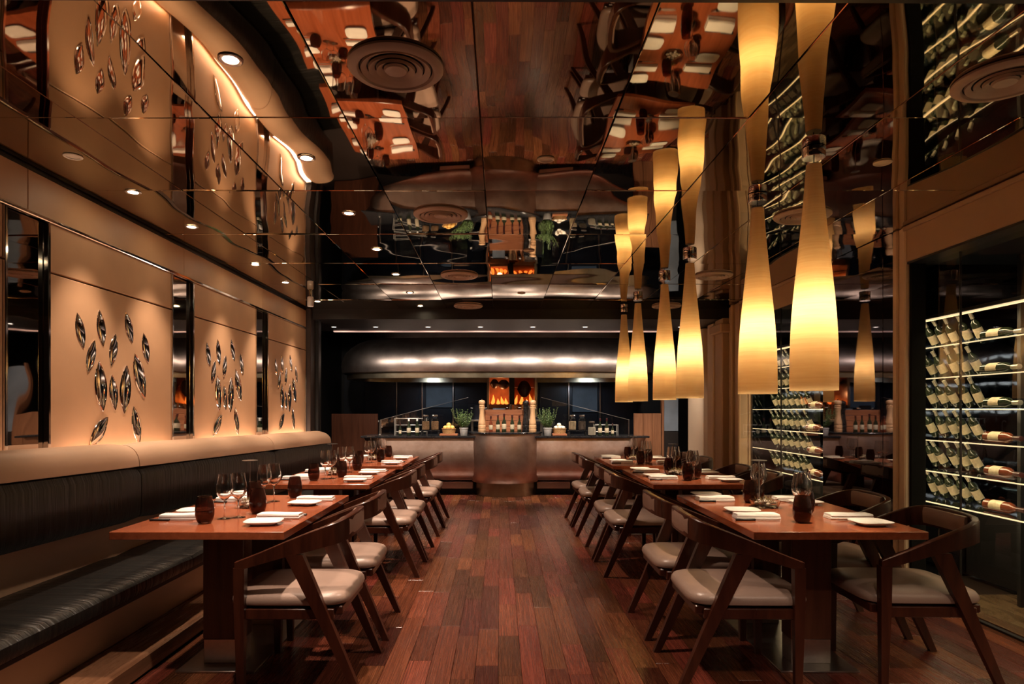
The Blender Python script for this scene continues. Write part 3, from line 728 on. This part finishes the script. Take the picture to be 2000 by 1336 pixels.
def ball_me(r, squash, m, name):
    return MB().lathe([(max(0.003, r*math.sin(PI*k/8)), -squash*r*math.cos(PI*k/8)) for k in range(9)], 14).mesh(name, m)
om = ball_me(0.036, 0.95, M['lemon'], 'orange'); gm = ball_me(0.034, 0.85, M['garlic'], 'garlic_bulb')
spots = [(-0.055, -0.02, 0.122), (0.0, -0.05, 0.125), (0.055, -0.015, 0.122), (-0.03, 0.045, 0.124), (0.035, 0.045, 0.124), (-0.004, 0.004, 0.168)]
pn = ['front left', 'front middle', 'front right', 'back left', 'back right', 'topmost']
for k, p in enumerate(spots):
    o = bpy.data.objects.new('orange', om); COL.objects.link(o); o.location = (-0.80+p[0], 10.22+p[1], ZW+p[2])
    tag(o, '%s orange in the wicker basket on the counter' % pn[k], 'orange', 'oranges in the basket')
    o = bpy.data.objects.new('garlic_bulb', gm); COL.objects.link(o); o.location = (0.925+p[0]*1.05, 10.26+p[1], ZW+p[2])
    tag(o, '%s garlic bulb in the wicker basket on the counter' % pn[k], 'garlic', 'garlic bulbs in the basket')
def jar(label, loc, fill, h=0.22, r=0.062, lid=True):
    t = thing('glass_jar', label, 'jar', loc)
    MB().lathe([(r*0.9, 0), (r, 0.008), (r, h*0.66), (r*0.9, h*0.80), (r*0.66, h*0.88), (r*0.66, h), (r*0.60, h), (r*0.60, h*0.88), (r*0.85, h*0.78), (r*0.94, h*0.64), (r*0.94, 0.012), (r*0.8, 0.008)], 22).build('jar_glass', M['jar'], t)
    MB().lathe([(r*0.86, 0.010), (r*0.92, 0.014), (r*0.92, h*0.62), (r*0.78, h*0.67)], 18).build('contents', fill, t)
    if lid: MB().lathe([(r*0.70, h+0.001), (r*0.70, h+0.022), (r*0.62, h+0.026)], 18).build('lid', M['steel'], t)
def stand(label, loc, wd):
    t = thing('jar_stand', label, 'stand', loc)
    MB().cbox(-wd/2, wd/2, -0.075, 0.075, 0.068, 0.08, 0.003).build('stand_top', M['stone'], t)
    for s in (-1, 1):
        MB().cbox(s*(wd/2-0.02)-0.012, s*(wd/2-0.02)+0.012, -0.07, 0.07, 0, 0.068, 0.003).build('stand_foot', M['black'], t)
stand('black stand under two brown-filled jars on the left wing', (-1.09, 10.25, ZW), 0.30)
jar('left glass jar of brown nuts on the black stand', (-1.165, 10.25, ZW+0.08), M['pasta'], 0.215)
jar('right glass jar of brown nuts on the black stand, beside the oranges', (-1.02, 10.25, ZW+0.08), M['pasta'], 0.215)
stand('black stand under two jars on the right wing', (1.205, 10.25, ZW), 0.30)
jar('tall jar of cream grain on the right black stand', (1.13, 10.25, ZW+0.08), M['grain'], 0.215)
jar('tall jar of dark spice on the right black stand', (1.28, 10.25, ZW+0.08), M['spice'], 0.215)
jar('squat jar of pale grain standing on the right wing', (1.415, 10.12, ZW), M['garlic'], 0.20, 0.064)
def rack(label, loc, wd, h):
    t = thing('wire_rack', label, 'rack', loc)
    for s in (-1, 1):
        for y in (-0.06, 0.06):
            MB().cbox(s*wd/2-0.005, s*wd/2+0.005, y-0.005, y+0.005, 0, h, 0.002).build('upright', M['rackmetal'], t)
    for z in (0.05, 0.155, h-0.012):
        for y in (-0.06, 0.06):
            MB().cbox(-wd/2+0.008, wd/2-0.008, y-0.004, y+0.004, z, z+0.008, 0.002).build('rail', M['rackmetal'], t)
rack('white wire rack at the left end of the counter', (-1.42, 10.42, ZW), 0.50, 0.27)
rack('white wire rack at the right end of the counter', (1.68, 10.42, ZW), 0.36, 0.17)
for k, (xx, h, lb) in enumerate(((-1.56, 0.19, 'small dark bottle by the left wire rack'), (-1.425, 0.27, 'white-capped dark bottle in the middle of the left wire rack'), (-1.295, 0.27, 'white-capped dark bottle beside the left jars'))):
    sauce('oil_bottle', lb, (xx, 10.22, ZW), h, foil='white' if k else 'foild')
for k, (xx, h, lb) in enumerate(((1.55, 0.27, 'left dark oil bottle beside the squat pale jar'), (1.655, 0.27, 'right dark oil bottle in front of the right wire rack'), (1.745, 0.19, 'small dark oil bottle at the right end of the counter'))):
    sauce('oil_bottle', lb, (xx, 10.18, ZW), h, foil='foild')
tp = thing('slim_tap', 'slim dark tap at the left end of the counter', 'tap', (-1.90, 10.30, ZW))
MB().tube([(0, 0, 0), (0, 0, 0.20), (0, -0.02, 0.225), (0, -0.06, 0.23), (0, -0.075, 0.21)], 0.009, 8).build('spout', M['steel'], tp)
MB().lathe([(0.022, 0), (0.022, 0.012), (0.012, 0.02)], 14).build('base', M['steel'], tp)

# soffit downlights over the counter
DLX = [-2.35, -1.76, -1.02, -0.28, 0.46, 1.20, 1.94, 2.55]
for k, xx in enumerate(DLX):
    t = thing('counter_downlight', '%s small soffit downlight from the left, before the hood' % ORD[k], 'downlight', (xx, 9.26, 2.50), 0, 'small downlights before the hood')
    MB().lathe([(0.045, -0.004), (0.050, -0.001), (0.050, -0.0005), (0.034, -0.0005), (0.034, -0.004)], 20, cap=False).build('trim_ring', M['steel'], t)
    MB().lathe([(0.033, -0.003), (0.033, -0.001)], 18).build('lens', M['ledd'], t)
    light_spot((xx, 9.26, 2.49), P_HOOD, NEUT, 105, 0.9, 0.03, (math.radians(47), 0, 0))
    light_spot((xx, 9.24, 2.49), P_HOOD*2.8, NEUT, 62, 0.8, 0.03, (math.radians(20), 0, 0))  # second beam added at each downlight to brighten the counter front
for xx in (-1.5, -0.5, 0.6, 1.6):
    light_spot((xx, 10.75, 1.90), P_KITCHEN, NEUT, 110, 0.8, 0.05, (math.radians(-12), 0, 0))  # unseen spots under the hood, added for the things on the counter
for xx in (-1.2, 1.5):
    light_spot((xx, 11.5, 1.932), P_KITCHEN*0.6, COOL, 120, 0.9, 0.08, (math.radians(40), 0, 0))  # added cool spots, hidden behind the hood band, to light the back panels

# ================================================================== CEILING FIXTURES
def vent_proto():
    t = thing('ceiling_vent', 'round ceiling vent', 'vent')
    R = 0.18
    MB().lathe([(R-0.035, 0), (R, -0.002), (R, -0.010), (R-0.012, -0.020), (R-0.035, -0.022), (R-0.042, -0.012)], 48, cap=False).build('outer_ring', M['vent'], t)
    for k, r in enumerate((0.115, 0.085, 0.056)):
        MB().lathe([(r, -0.001), (r+0.018, -0.012), (r+0.016, -0.020-0.002*k), (r-0.006, -0.010)], 40, cap=False).build('louvre_ring', M['vent'], t)
    MB().lathe([(0.030, -0.001), (0.046, -0.014), (0.040, -0.022), (0.005, -0.024)], 32).build('centre_cone', M['vent'], t)
    MB().lathe([(R-0.036, -0.0012), (R-0.036, -0.0004)], 40).build('dark_throat', M['black'], t)
    return t
vp = Proto(vent_proto())
for (x_, y_, lb) in ((-0.395, 2.48, 'large round vent nearest the camera in the mirrored ceiling'), (-0.395, 4.35, 'second round ceiling vent above the aisle'), (-0.395, 6.33, 'third round ceiling vent above the aisle'), (-0.40, 8.20, 'farthest round ceiling vent above the aisle'),
                     (1.98, 2.57, 'round ceiling vent at the right picture edge'), (2.02, 4.38, 'round ceiling vent behind the largest pendant lamp'), (2.06, 6.33, 'round ceiling vent before the far cream soffit'), (2.08, 8.20, 'farthest round ceiling vent behind the pendant lamps')):
    vp.put((x_, y_, ZC), 0, lb, 'round ceiling vents')
def dl(label, x_, y_, on=True, power=None, size=72, grp='ceiling downlights'):
    t = thing('ceiling_downlight', label, 'downlight', (x_, y_, ZC if y_ > 2.1 else ZC-0.006), 0, grp)
    MB().lathe([(0.030, -0.001), (0.045, -0.001), (0.045, -0.005), (0.040, -0.008), (0.030, -0.006)], 24, cap=False).build('trim_ring', M['steel'] if on else M['offlens'], t)
    MB().lathe([(0.029, -0.004), (0.029, -0.001)], 20).build('lens', M['ledw'] if on else M['offlens'], t)
    if power is None: power = P_SPOT if on else 0
    if power: light_spot((x_, y_, ZC-0.02), power, WARM, size, 0.75, 0.03)
for k, yy in enumerate((2.43, 3.38, 4.33, 5.30, 6.28, 7.27, 8.20)):
    dl('bright ceiling downlight, %s in the row above the chairs' % ORD[k], -1.0, yy)
for k, yy in enumerate((3.91, 4.65, 5.86, 6.68, 7.85)):
    dl('bright ceiling downlight, %s in the row along the cream wall' % ORD[k], -2.19, yy, power=P_SPOT*0.50)
dl('unlit beige ceiling downlight beside the cream wall', -2.19, 3.36, False)
dl('unlit beige ceiling downlight beside the black glass wall', 2.01, 3.445, False)
dl('dim ceiling downlight above the middle of the aisle', 0.236, 3.40, False, power=P_SPOT*0.8)
dl('added dim ceiling downlight farther along the aisle', 0.236, 5.35, False, power=P_SPOT*0.8)  # added fixture, lights the aisle side of the right-hand chairs
dl('added dim ceiling downlight at the far end of the aisle', 0.236, 7.30, False, power=P_SPOT*0.9)  # likewise an added fixture, for light at the far end
dl('near ceiling downlight above the left table', -1.0, 1.45, power=P_SPOT*0.45)
dl('added out-of-view ceiling downlight before the right table', 1.15, 1.35, power=P_SPOT*1.3, size=95)  # added out of view to light the near right table and chairs
dl('added out-of-view ceiling downlight beside the wine cabinet', 2.2, 1.35, power=P_SPOT*1.0, size=95)  # second unseen fixture added for front light on the right
sp = thing('ceiling_spotlight', 'small white spotlight under the ceiling at the far left', 'spotlight', (-2.12, 7.32, ZC))
MB().lathe([(0.018, -0.04), (0.018, 0.0)], 12).build('stem', M['chrome'], sp)
MB().lathe([(0.030, -0.15), (0.034, -0.145), (0.034, -0.05), (0.028, -0.04)], 16).build('head', M['white'], sp)

# ---- pendant lamps
def lamp_proto():
    t = thing('pendant_lamp', 'pendant', 'pendant lamp')
    MB().lathe([(0.052, -0.050), (0.055, -0.046), (0.055, -0.002), (0.050, 0.0)], 28).build('ceiling_cap', M['chrome'], t)
    MB().lathe([(0.0025, -0.095), (0.0025, -0.05)], 8).build('cord', M['black'], t)
    pr = [(0.112, -1.205), (0.1125, -1.17), (0.1115, -1.05), (0.108, -0.93), (0.102, -0.83), (0.094, -0.73), (0.084, -0.63), (0.073, -0.52), (0.062, -0.41), (0.052, -0.30), (0.043, -0.19), (0.036, -0.085)]
    s = MB().lathe(pr, 40, cap=False).build('shade', M['shade'], t)
    MB().lathe([(0.0355, -0.087), (0.0355, -0.082)], 24).build('shade_cap', M['steel'], t)
    MB().lathe([(0.010, -0.86), (0.022, -0.87), (0.030, -0.91), (0.024, -0.945), (0.006, -0.958)], 14).build('bulb', M['white'], t)
    MB().lathe([(0.008, -0.86), (0.008, -0.088)], 8).build('lamp_rod', M['steel'], t)
    return t
lp = Proto(lamp_proto())
LAMPS = [(1.56, 3.26, 'largest amber pendant lamp, right of its pair over the nearest table'), (1.555, 3.96, 'amber pendant lamp, left of the pair over the nearest table'),
         (1.58, 5.46, 'amber pendant lamp, right of the pair over the middle table'), (1.60, 6.38, 'amber pendant lamp, left of the pair over the middle table'),
         (1.58, 7.52, 'amber pendant lamp, right of the farthest pair'), (1.59, 8.42, 'amber pendant lamp, left of the farthest pair')]
for x_, y_, lb in LAMPS:
    lp.put((x_, y_, ZC), 0, lb, 'amber pendant lamps')
    for dz in (-0.80, -0.88):
        a = light_point((x_+0.055, y_, ZC+dz), P_LAMP/2, (1.0, 0.78, 0.48), 0.03)
        a.location.x = x_
    light_spot((x_, y_, ZC-1.06), 22, (1.0, 0.78, 0.52), 72, 0.8, 0.03)  # downward beam added inside the shade to brighten the tabletop

# ================================================================== BANQUETTE
bq = thing('banquette', 'long banquette with black leather seat and rounded cream leather top', 'banquette', (0, 0, 0.10))
Z0 = -0.10
def lerp(a, b_, t): return a+(b_-a)*t
def bt(y): return (y-2.88)/(8.2-2.88)
segs = [(0.6, 2.0), (2.0, 4.0), (4.0, 6.25), (6.25, 8.20)]
for i, (a, b_) in enumerate(segs):
    rc, rr = [], []
    n = 14
    for k in range(n+1):
        y = lerp(a+0.004, b_-0.004, k/n); t = bt(y)
        e = min(k, n-k)
        ins = 0.012 if e == 0 else 0.0
        xf = lerp(-2.20, -2.09, t); zt = lerp(1.0, 0.914, t); zb = lerp(0.68, 0.60, t)
        # black cushion: closed section in XZ
        sec = [(-2.36, zb+ins), (xf-0.03, zb+ins), (xf-0.006-ins, zb+0.03), (xf-ins, zb+0.08), (xf-ins, (zb+zt)/2), (xf-0.002-ins, zt-0.05), (xf-0.02-ins, zt-0.008-ins), (xf-0.05, zt-ins), (-2.36, zt-ins)]
        rc.append([(p[0], y, p[1]+Z0) for p in sec])
        # cream roll
        xb = -2.425; cx = (xf-0.012+xb)/2; rx = (xf-0.012-xb)/2
        zr = lerp(0.140, 0.150, t)
        sec2 = []
        for q in range(15):
            an = PI*q/14
            sec2.append((cx+(rx-ins)*math.cos(an), zt+0.002+(zr-ins)*math.sin(an)**0.85))
        sec2 += [(xb+ins, zt-0.20), (xb+0.03, zt-0.20), (xb+0.06, zt+0.002)]
        rr.append([(p[0], y, p[1]+Z0) for p in sec2])
    MB().loft(rc).build('back_cushion', M['leather'], bq)
    MB().loft(rr).build('top_roll', M['rollc'], bq)
    # seat cushion
    rs = []
    for k in range(n+1):
        y = lerp(a+0.003, min(b_, 8.12)-0.003, k/n); e = min(k, n-k); ins = 0.010 if e == 0 else 0
        puff = 0.006*math.sin(PI*k/n)
        sec = [(-2.36, 0.362), (-1.90, 0.362), (-1.872, 0.372), (-1.862+ins*-1, 0.40), (-1.864-ins, 0.432-ins), (-1.885, 0.448-ins+puff*0.5), (-1.95, 0.455-ins+puff), (-2.10, 0.457-ins+puff), (-2.28, 0.452-ins), (-2.36, 0.445-ins)]
        rs.append([(p[0], y, p[1]+Z0) for p in sec])
    MB().loft(rs).build('seat_cushion', M['leather'], bq)
MB().cbox(-2.40, -2.345, 0.6, 8.16, 0.0, 0.90, 0.004).build('back_panel', M['rollc'], bq)
MB().cbox(-2.345, -1.90, 0.6, 8.12, 0.235, 0.260, 0.004).build('seat_board', M['darkwarm'], bq)
MB().cbox(-2.345, -2.02, 0.6, 8.10, 0.0, 0.235, 0.004).build('plinth', M['rollc'], bq)

# ================================================================== TABLES, CHAIRS, SETTINGS
def table_proto(W, L):
    t = thing('dining_table', 'table', 'dining table')
    MB().cbox(-W/2, W/2, -L/2, L/2, 0.712, 0.75, 0.0025).build('tabletop', M['table'], t)
    MB().cbox(-W/2+0.05, W/2-0.05, -L/2+0.12, L/2-0.12, 0.69, 0.712, 0.003).build('under_frame', M['tedge'], t)
    for s in (-1, 1):
        c = s*(L/2-0.36)
        p = MB().cbox(-0.105, 0.105, c-0.06, c+0.06, 0.135, 0.69, 0.003).build('pedestal', M['tedge'], t)
        MB().cbox(-0.102, 0.102, c-0.057, c+0.057, 0.010, 0.1348, 0.002).build('steel_kick', M['steel'], p)
    MB().cbox(-0.20, 0.20, -L/2+0.20, L/2-0.20, 0, 0.010, 0.002).build('base_plate', M['steel'], t)
    return t
tproto = {}
def table(x_, y0, y1, W, label, group):
    key = round(y1-y0, 2)
    if key not in tproto: tproto[key] = Proto(table_proto(W, y1-y0))
    return tproto[key].put((x_, (y0+y1)/2, 0), 0, label, group)

def chair_proto():
    t = thing('dining_chair', 'chair', 'chair')
    # local axes: +x = forward (towards the table), y = lateral
    MB().super([(0.93, 0.405), (0.985, 0.412), (1.0, 0.425), (0.99, 0.440), (0.955, 0.455), (0.88, 0.465), (0.70, 0.472), (0.40, 0.476), (0.05, 0.477)], 0.285, 0.262, 6, 40, (0.005, 0, 0)).build('seat', M['seat'], t)
    MB().cbox(-0.255, 0.265, -0.235, 0.235, 0.360, 0.404, 0.006).build('seat_frame', M['chair'], t)
    # bent band: arms sloping up into the back rail
    half = [(0.235, 0.268, 0.598, 0.022), (0.12, 0.272, 0.637, 0.028), (0.0, 0.274, 0.680, 0.036), (-0.10, 0.272, 0.712, 0.044), (-0.18, 0.262, 0.738, 0.048), (-0.228, 0.238, 0.752, 0.051), (-0.250, 0.195, 0.760, 0.053), (-0.262, 0.12, 0.764, 0.054), (-0.266, 0.0, 0.766, 0.054)]
    path = half+[(p[0], -p[1], p[2], p[3]) for p in reversed(half[:-1])]
    rings = []
    for i, p in enumerate(path):
        a = path[max(0, i-1)]; b_ = path[min(len(path)-1, i+1)]
        tx, ty = b_[0]-a[0], b_[1]-a[1]; l = math.hypot(tx, ty); nx, ny = ty/l, -tx/l
        th = 0.016; hh = p[3]; lean = 0.0
        rings.append([(p[0]+nx*th, p[1]+ny*th, p[2]-hh), (p[0]+nx*th, p[1]+ny*th, p[2]+hh-0.004), (p[0]+nx*(th-0.005), p[1]+ny*(th-0.005), p[2]+hh),
                      (p[0]-nx*(th-0.005), p[1]-ny*(th-0.005), p[2]+hh), (p[0]-nx*th, p[1]-ny*th, p[2]+hh-0.004), (p[0]-nx*th, p[1]-ny*th, p[2]-hh)])
    MB().loft(rings).build('back_rail', M['chair'], t)
    # leather pad inside the back rail
    rp = []
    for k in range(9):
        y = -0.165+0.33*k/8; e = 0.004 if k in (0, 8) else 0.0; xx = -0.246+0.014*(abs(y)/0.165)**2
        rp.append([(xx-0.01, y, 0.722), (xx+0.010-e, y, 0.724), (xx+0.017-2*e, y, 0.74), (xx+0.018-2*e, y, 0.785), (xx+0.010-e, y, 0.806), (xx-0.01, y, 0.808)])
    MB().loft(rp).build('back_pad', M['backpad'], t)
    rp2 = []
    for k in range(9):
        y = -0.165+0.33*k/8; xx = -0.2815+0.012*(abs(y)/0.165)**2
        rp2.append([(xx+0.01, y, 0.722), (xx-0.001, y, 0.724), (xx-0.004, y, 0.74), (xx-0.004, y, 0.785), (xx-0.001, y, 0.806), (xx+0.01, y, 0.808)])
    MB().loft([r[::-1] for r in rp2]).build('outer_pad', M['backpad'], t)
    for s in (-1, 1):
        yb, yt = s*0.255, s*0.266
        # front leg: upright, slight taper
        MB().loft([[(0.215-a, yb-a*0.9, 0.0), (0.215+a, yb-a*0.9, 0.0), (0.215+a, yb+a*0.9, 0.0), (0.215-a, yb+a*0.9, 0.0)] if z == 0 else
                   [(0.215-a, yt-a*0.8, z), (0.215+a, yt-a*0.8, z), (0.215+a, yt+a*0.8, z), (0.215-a, yt+a*0.8, z)] for z, a in ((0, 0.016), (0.40, 0.024), (0.592, 0.026))]).build('leg', M['chair'], t)
        # back leg: broad, raking from the arm down and backwards
        r = []
        for z, xc, wx, wy, yy in ((0.0, -0.335, 0.018, 0.016, s*0.262), (0.36, -0.175, 0.030, 0.018, s*0.266), (0.655, -0.04, 0.042, 0.018, s*0.272)):
            r.append([(xc-wx, yy-wy, z), (xc+wx, yy-wy, z), (xc+wx, yy+wy, z), (xc-wx, yy+wy, z)])
        MB().loft(r).build('leg', M['chair'], t)
        MB().cbox(-0.22, 0.20, s*0.248-0.012, s*0.248+0.012, 0.345, 0.395, 0.004).build('side_rail', M['chair'], t)
    return t
cp = Proto(chair_proto())

def napkin_proto():
    t = thing('napkin', 'napkin', 'napkin')
    for k, (zz, sc) in enumerate(((0.0, 1.0), (0.0125, 0.97))):
        rings = []
        n = 10
        for i in range(n+1):
            u = i/n; x_ = -0.115*sc+0.23*sc*u; wob = 0.0015*math.sin(u*7+k*2)
            w_ = 0.044*sc*(0.96 if i in (0, n) else 1.0); h = 0.012
            top = h+wob+0.002*math.sin(u*3.1)
            rings.append([(x_, -w_, zz+0.001), (x_, w_-0.004, zz+0.001), (x_, w_, zz+h*0.5), (x_, w_-0.004, zz+top), (x_, 0, zz+top+0.001), (x_, -w_+0.004, zz+top), (x_, -w_, zz+h*0.6)])
        MB().loft(rings).build('folded_layer', M['napkin'], t)
    return t
def plate_proto():
    t = MB().super([(0.60, 0.0), (0.64, 0.001), (0.70, 0.006), (0.90, 0.014), (1.0, 0.019), (0.995, 0.021), (0.88, 0.0165), (0.74, 0.010), (0.60, 0.0085), (0.02, 0.0085)], 0.092, 0.082, 4.2, 36).build('side_plate', M['china'])
    tag(t, 'plate', 'plate'); return t
def tumbler_proto():
    t = MB().lathe([(0.024, 0.0), (0.031, 0.002), (0.040, 0.018), (0.0460, 0.045), (0.0465, 0.070), (0.043, 0.100), (0.0365, 0.128), (0.034, 0.138), (0.032, 0.138), (0.0345, 0.126), (0.0405, 0.100), (0.044, 0.070), (0.0435, 0.045), (0.038, 0.022), (0.029, 0.010), (0.004, 0.009)], 24).build('water_tumbler', M['tumbler'])
    tag(t, 'tumbler', 'tumbler'); return t
def wine_proto():
    t = MB().lathe([(0.036, 0.0), (0.037, 0.0015), (0.020, 0.004), (0.0055, 0.009), (0.0040, 0.03), (0.0038, 0.085), (0.0055, 0.096), (0.016, 0.104), (0.032, 0.120), (0.0415, 0.140), (0.044, 0.160), (0.042, 0.185), (0.036, 0.215), (0.0325, 0.238), (0.0315, 0.238), (0.0347, 0.215), (0.0405, 0.185), (0.0424, 0.160), (0.040, 0.141), (0.031, 0.122), (0.016, 0.107), (0.002, 0.101)], 24).build('wine_glass', M['wineglass'])
    tag(t, 'wine glass', 'wine glass'); return t
def knife_proto():
    t = thing('knife', 'knife', 'knife')
    rb = []
    for x_, w_ in ((0.0, 0.006), (0.03, 0.011), (0.09, 0.011), (0.115, 0.006), (0.125, 0.001)):
        rb.append([(x_, -w_*0.55, 0.002), (x_, w_, 0.002), (x_, w_, 0.0035), (x_, -w_*0.55, 0.0045)])
    MB().loft(rb).build('blade', M['chrome'], t)
    MB().cbox(-0.105, 0.0, -0.008, 0.008, 0.0, 0.011, 0.003).build('handle', M['black'], t)
    return t
def fork_proto():
    mb = MB(); rb = []
    for x_, w_, z in ((-0.105, 0.008, 0.0), (-0.06, 0.006, 0.001), (0.0, 0.0035, 0.003), (0.035, 0.004, 0.003), (0.05, 0.011, 0.0015), (0.068, 0.012, 0.001)):
        rb.append([(x_, -w_, z), (x_, w_, z), (x_, w_, z+0.0025), (x_, -w_, z+0.0025)])
    mb.loft(rb)
    for k in range(4):
        y = -0.0095+k*0.0063
        mb.loft([[(0.067, y-0.0022, 0.001), (0.067, y+0.0022, 0.001), (0.067, y+0.0022, 0.003), (0.067, y-0.0022, 0.003)], [(0.105, y-0.001, 0.006), (0.105, y+0.001, 0.006), (0.105, y+0.001, 0.0075), (0.105, y-0.001, 0.0075)]])
    t = mb.build('fork', M['chrome']); tag(t, 'fork', 'fork'); return t
PN, PP, PT, PG, PK, PF = Proto(napkin_proto()), Proto(plate_proto()), Proto(tumbler_proto()), Proto(wine_proto()), Proto(knife_proto()), Proto(fork_proto())
def dish_proto():
    t = thing('centrepiece_dish', 'dish', 'dish')
    MB().super([(0.80, 0.0), (0.82, 0.002), (0.95, 0.030), (1.0, 0.042), (0.96, 0.042), (0.90, 0.030), (0.76, 0.008), (0.02, 0.008)], 0.085, 0.075, 3, 28).build('glass_dish', M['jar'], t)
    rnd = random.Random(5)
    pm = MB().super([(0.3, -0.8), (0.8, -0.5), (1.0, 0.0), (0.8, 0.5), (0.3, 0.8)], 0.016, 0.012, 2.2, 10).mesh('pebble', M['pebble'])
    pm.transform(Matrix.Diagonal((1, 1, 0.011, 1)))
    for k in range(16):
        a = rnd.uniform(0, 2*PI); r = 0.055*math.sqrt(rnd.random())
        o = bpy.data.objects.new('pebble', pm); COL.objects.link(o); o.parent = t
        o.location = (r*math.cos(a)*1.05, r*math.sin(a)*0.9, 0.022+rnd.uniform(0, 0.014)); o.rotation_euler = (0.2*rnd.random(), 0.2*rnd.random(), a)
    mo = MB()
    for k in range(26):
        a = rnd.uniform(0, 2*PI); r = 0.05*math.sqrt(rnd.random())
        mo.tube([(r*math.cos(a), r*math.sin(a), 0.03), (r*1.2*math.cos(a+.3), r*1.2*math.sin(a+.3), 0.05+0.012*rnd.random())], [0.003, 0.001], 4)
    mo.build('moss', M['moss'], t)
    return t
def tstand_proto():
    t = thing('disc_stand', 'stand', 'stand')
    MB().lathe([(0.030, 0.0), (0.030, 0.004), (0.006, 0.007)], 20).build('foot', M['steel'], t)
    MB().lathe([(0.0032, 0.006), (0.0032, 0.262)], 8).build('rod', M['steel'], t)
    MB().lathe([(0.006, 0.262), (0.046, 0.264), (0.046, 0.268), (0.004, 0.270)], 24).build('disc', M['steel'], t)
    return t
PD, PS = Proto(dish_proto()), Proto(tstand_proto())
def menu_proto():
    t = thing('salt_block', 'block', 'salt cellar')
    MB().cbox(-0.028, 0.028, -0.014, 0.014, 0.0, 0.05, 0.003).build('block', M['steel'], t)
    return t
PM_ = Proto(menu_proto())

ZT0 = 0.7502
def place_setting(xc, yc, side, tname, seat, k):
    """side = +1: diner sits on +x and faces -x"""
    s = side
    rz = PI if s > 0 else 0.0
    rnd = random.Random(hash((tname, seat)) % 1000 if False else (len(tname)*7+len(seat)*13+k*29))
    j = lambda a: rnd.uniform(-a, a)
    where = '%s seat of the %s table' % (seat, tname)
    PN.put((xc+s*0.25+j(.015), yc+j(.01), ZT0), rz+j(.05), 'white folded napkin at the %s' % where, 'folded napkins')
    PP.put((xc+s*0.255+j(.02), yc-s*0.19+j(.015), ZT0), j(.12), 'white square side plate at the %s' % where, 'side plates')
    PK.put((xc+s*0.27+j(.015), yc+s*0.085, ZT0), rz+j(.05), 'dark handled knife at the %s' % where, 'table knives')
    PF.put((xc+s*0.235+j(.015), yc-s*0.082, ZT0), rz+j(.05), 'steel fork at the %s' % where, 'table forks')
    PT.put((xc+s*0.075+j(.02), yc+s*0.13+j(.03), ZT0), j(3), 'smoked brown tumbler at the %s' % where, 'smoked tumblers')
    PG.put((xc+s*0.02+j(.015), yc+s*0.02+j(.02)-0.06*(1 if k else -0.2), ZT0), j(3), 'clear wine glass at the %s' % where, 'wine glasses')

LT = [(-1.44, 3.106, 4.44, 'near banquette'), (-1.43, 5.08, 6.36, 'middle banquette'), (-1.42, 6.75, 8.13, 'far banquette')]
RT = [(1.617, 3.106, 4.46, 'near lamplit'), (1.60, 5.08, 6.36, 'middle lamplit'), (1.58, 6.75, 8.13, 'far lamplit')]
tl = {'near banquette': 'reddish wood dining table nearest the camera beside the banquette', 'middle banquette': 'middle reddish wood dining table beside the banquette', 'far banquette': 'farthest reddish wood dining table beside the banquette',
      'near lamplit': 'reddish wood dining table nearest the camera under the pendant lamps', 'middle lamplit': 'middle reddish wood dining table under the pendant lamps', 'far lamplit': 'farthest reddish wood dining table under the pendant lamps'}
CH = {0: (3.33, 4.04), 1: (5.46, 6.08), 2: (7.14, 7.80)}
for side_i, T in ((0, LT), (1, RT)):
    for i, (xc, y0, y1, nm) in enumerate(T):
        table(xc, y0, y1, 0.83, tl[nm], 'reddish dining tables')
        ym = (y0+y1)/2
        for k, yc in enumerate((y0+0.40, y1-0.26)):
            nf = 'near' if k == 0 else 'far'
            if side_i == 0:
                place_setting(xc, yc, 1, nm, nf+' aisle', k); place_setting(xc, yc-0.01, -1, nm, nf+' banquette-side', k)
            else:
                place_setting(xc, yc, -1, nm, nf+' aisle', k); place_setting(xc, yc-0.01, 1, nm, nf+' cabinet-side', k)
        PD.put((xc-0.04, ym+0.12, ZT0), 0.2*i, 'glass dish of pebbles and moss on the %s table' % nm, 'pebble dishes')
        PS.put((xc-0.10 if side_i == 0 else xc-0.02, ym+0.26, ZT0), 0, 'thin steel stand with round disc on the %s table' % nm, 'disc stands')
        for k, yc in enumerate(CH[i]):
            w_ = 'near' if k == 0 else 'far'
            rz = random.uniform(-0.03, 0.03)
            if side_i == 0:
                cp.put((-1.0+0.012*i, yc, 0), PI+rz, 'dark wood chair, %s aisle side of the %s table' % (w_, nm), 'dark wood dining chairs')
            else:
                cp.put((1.185-0.02*i, yc, 0), rz, 'dark wood chair, %s aisle side of the %s table' % (w_, nm), 'dark wood dining chairs')
                cp.put((2.04-0.02*i, yc+0.03, 0), PI+rz, 'dark wood chair, %s wine-cabinet side of the %s table' % (w_, nm), 'dark wood dining chairs')
bpy.data.objects.remove(PM_.root.children[0]); bpy.data.objects.remove(PM_.root)
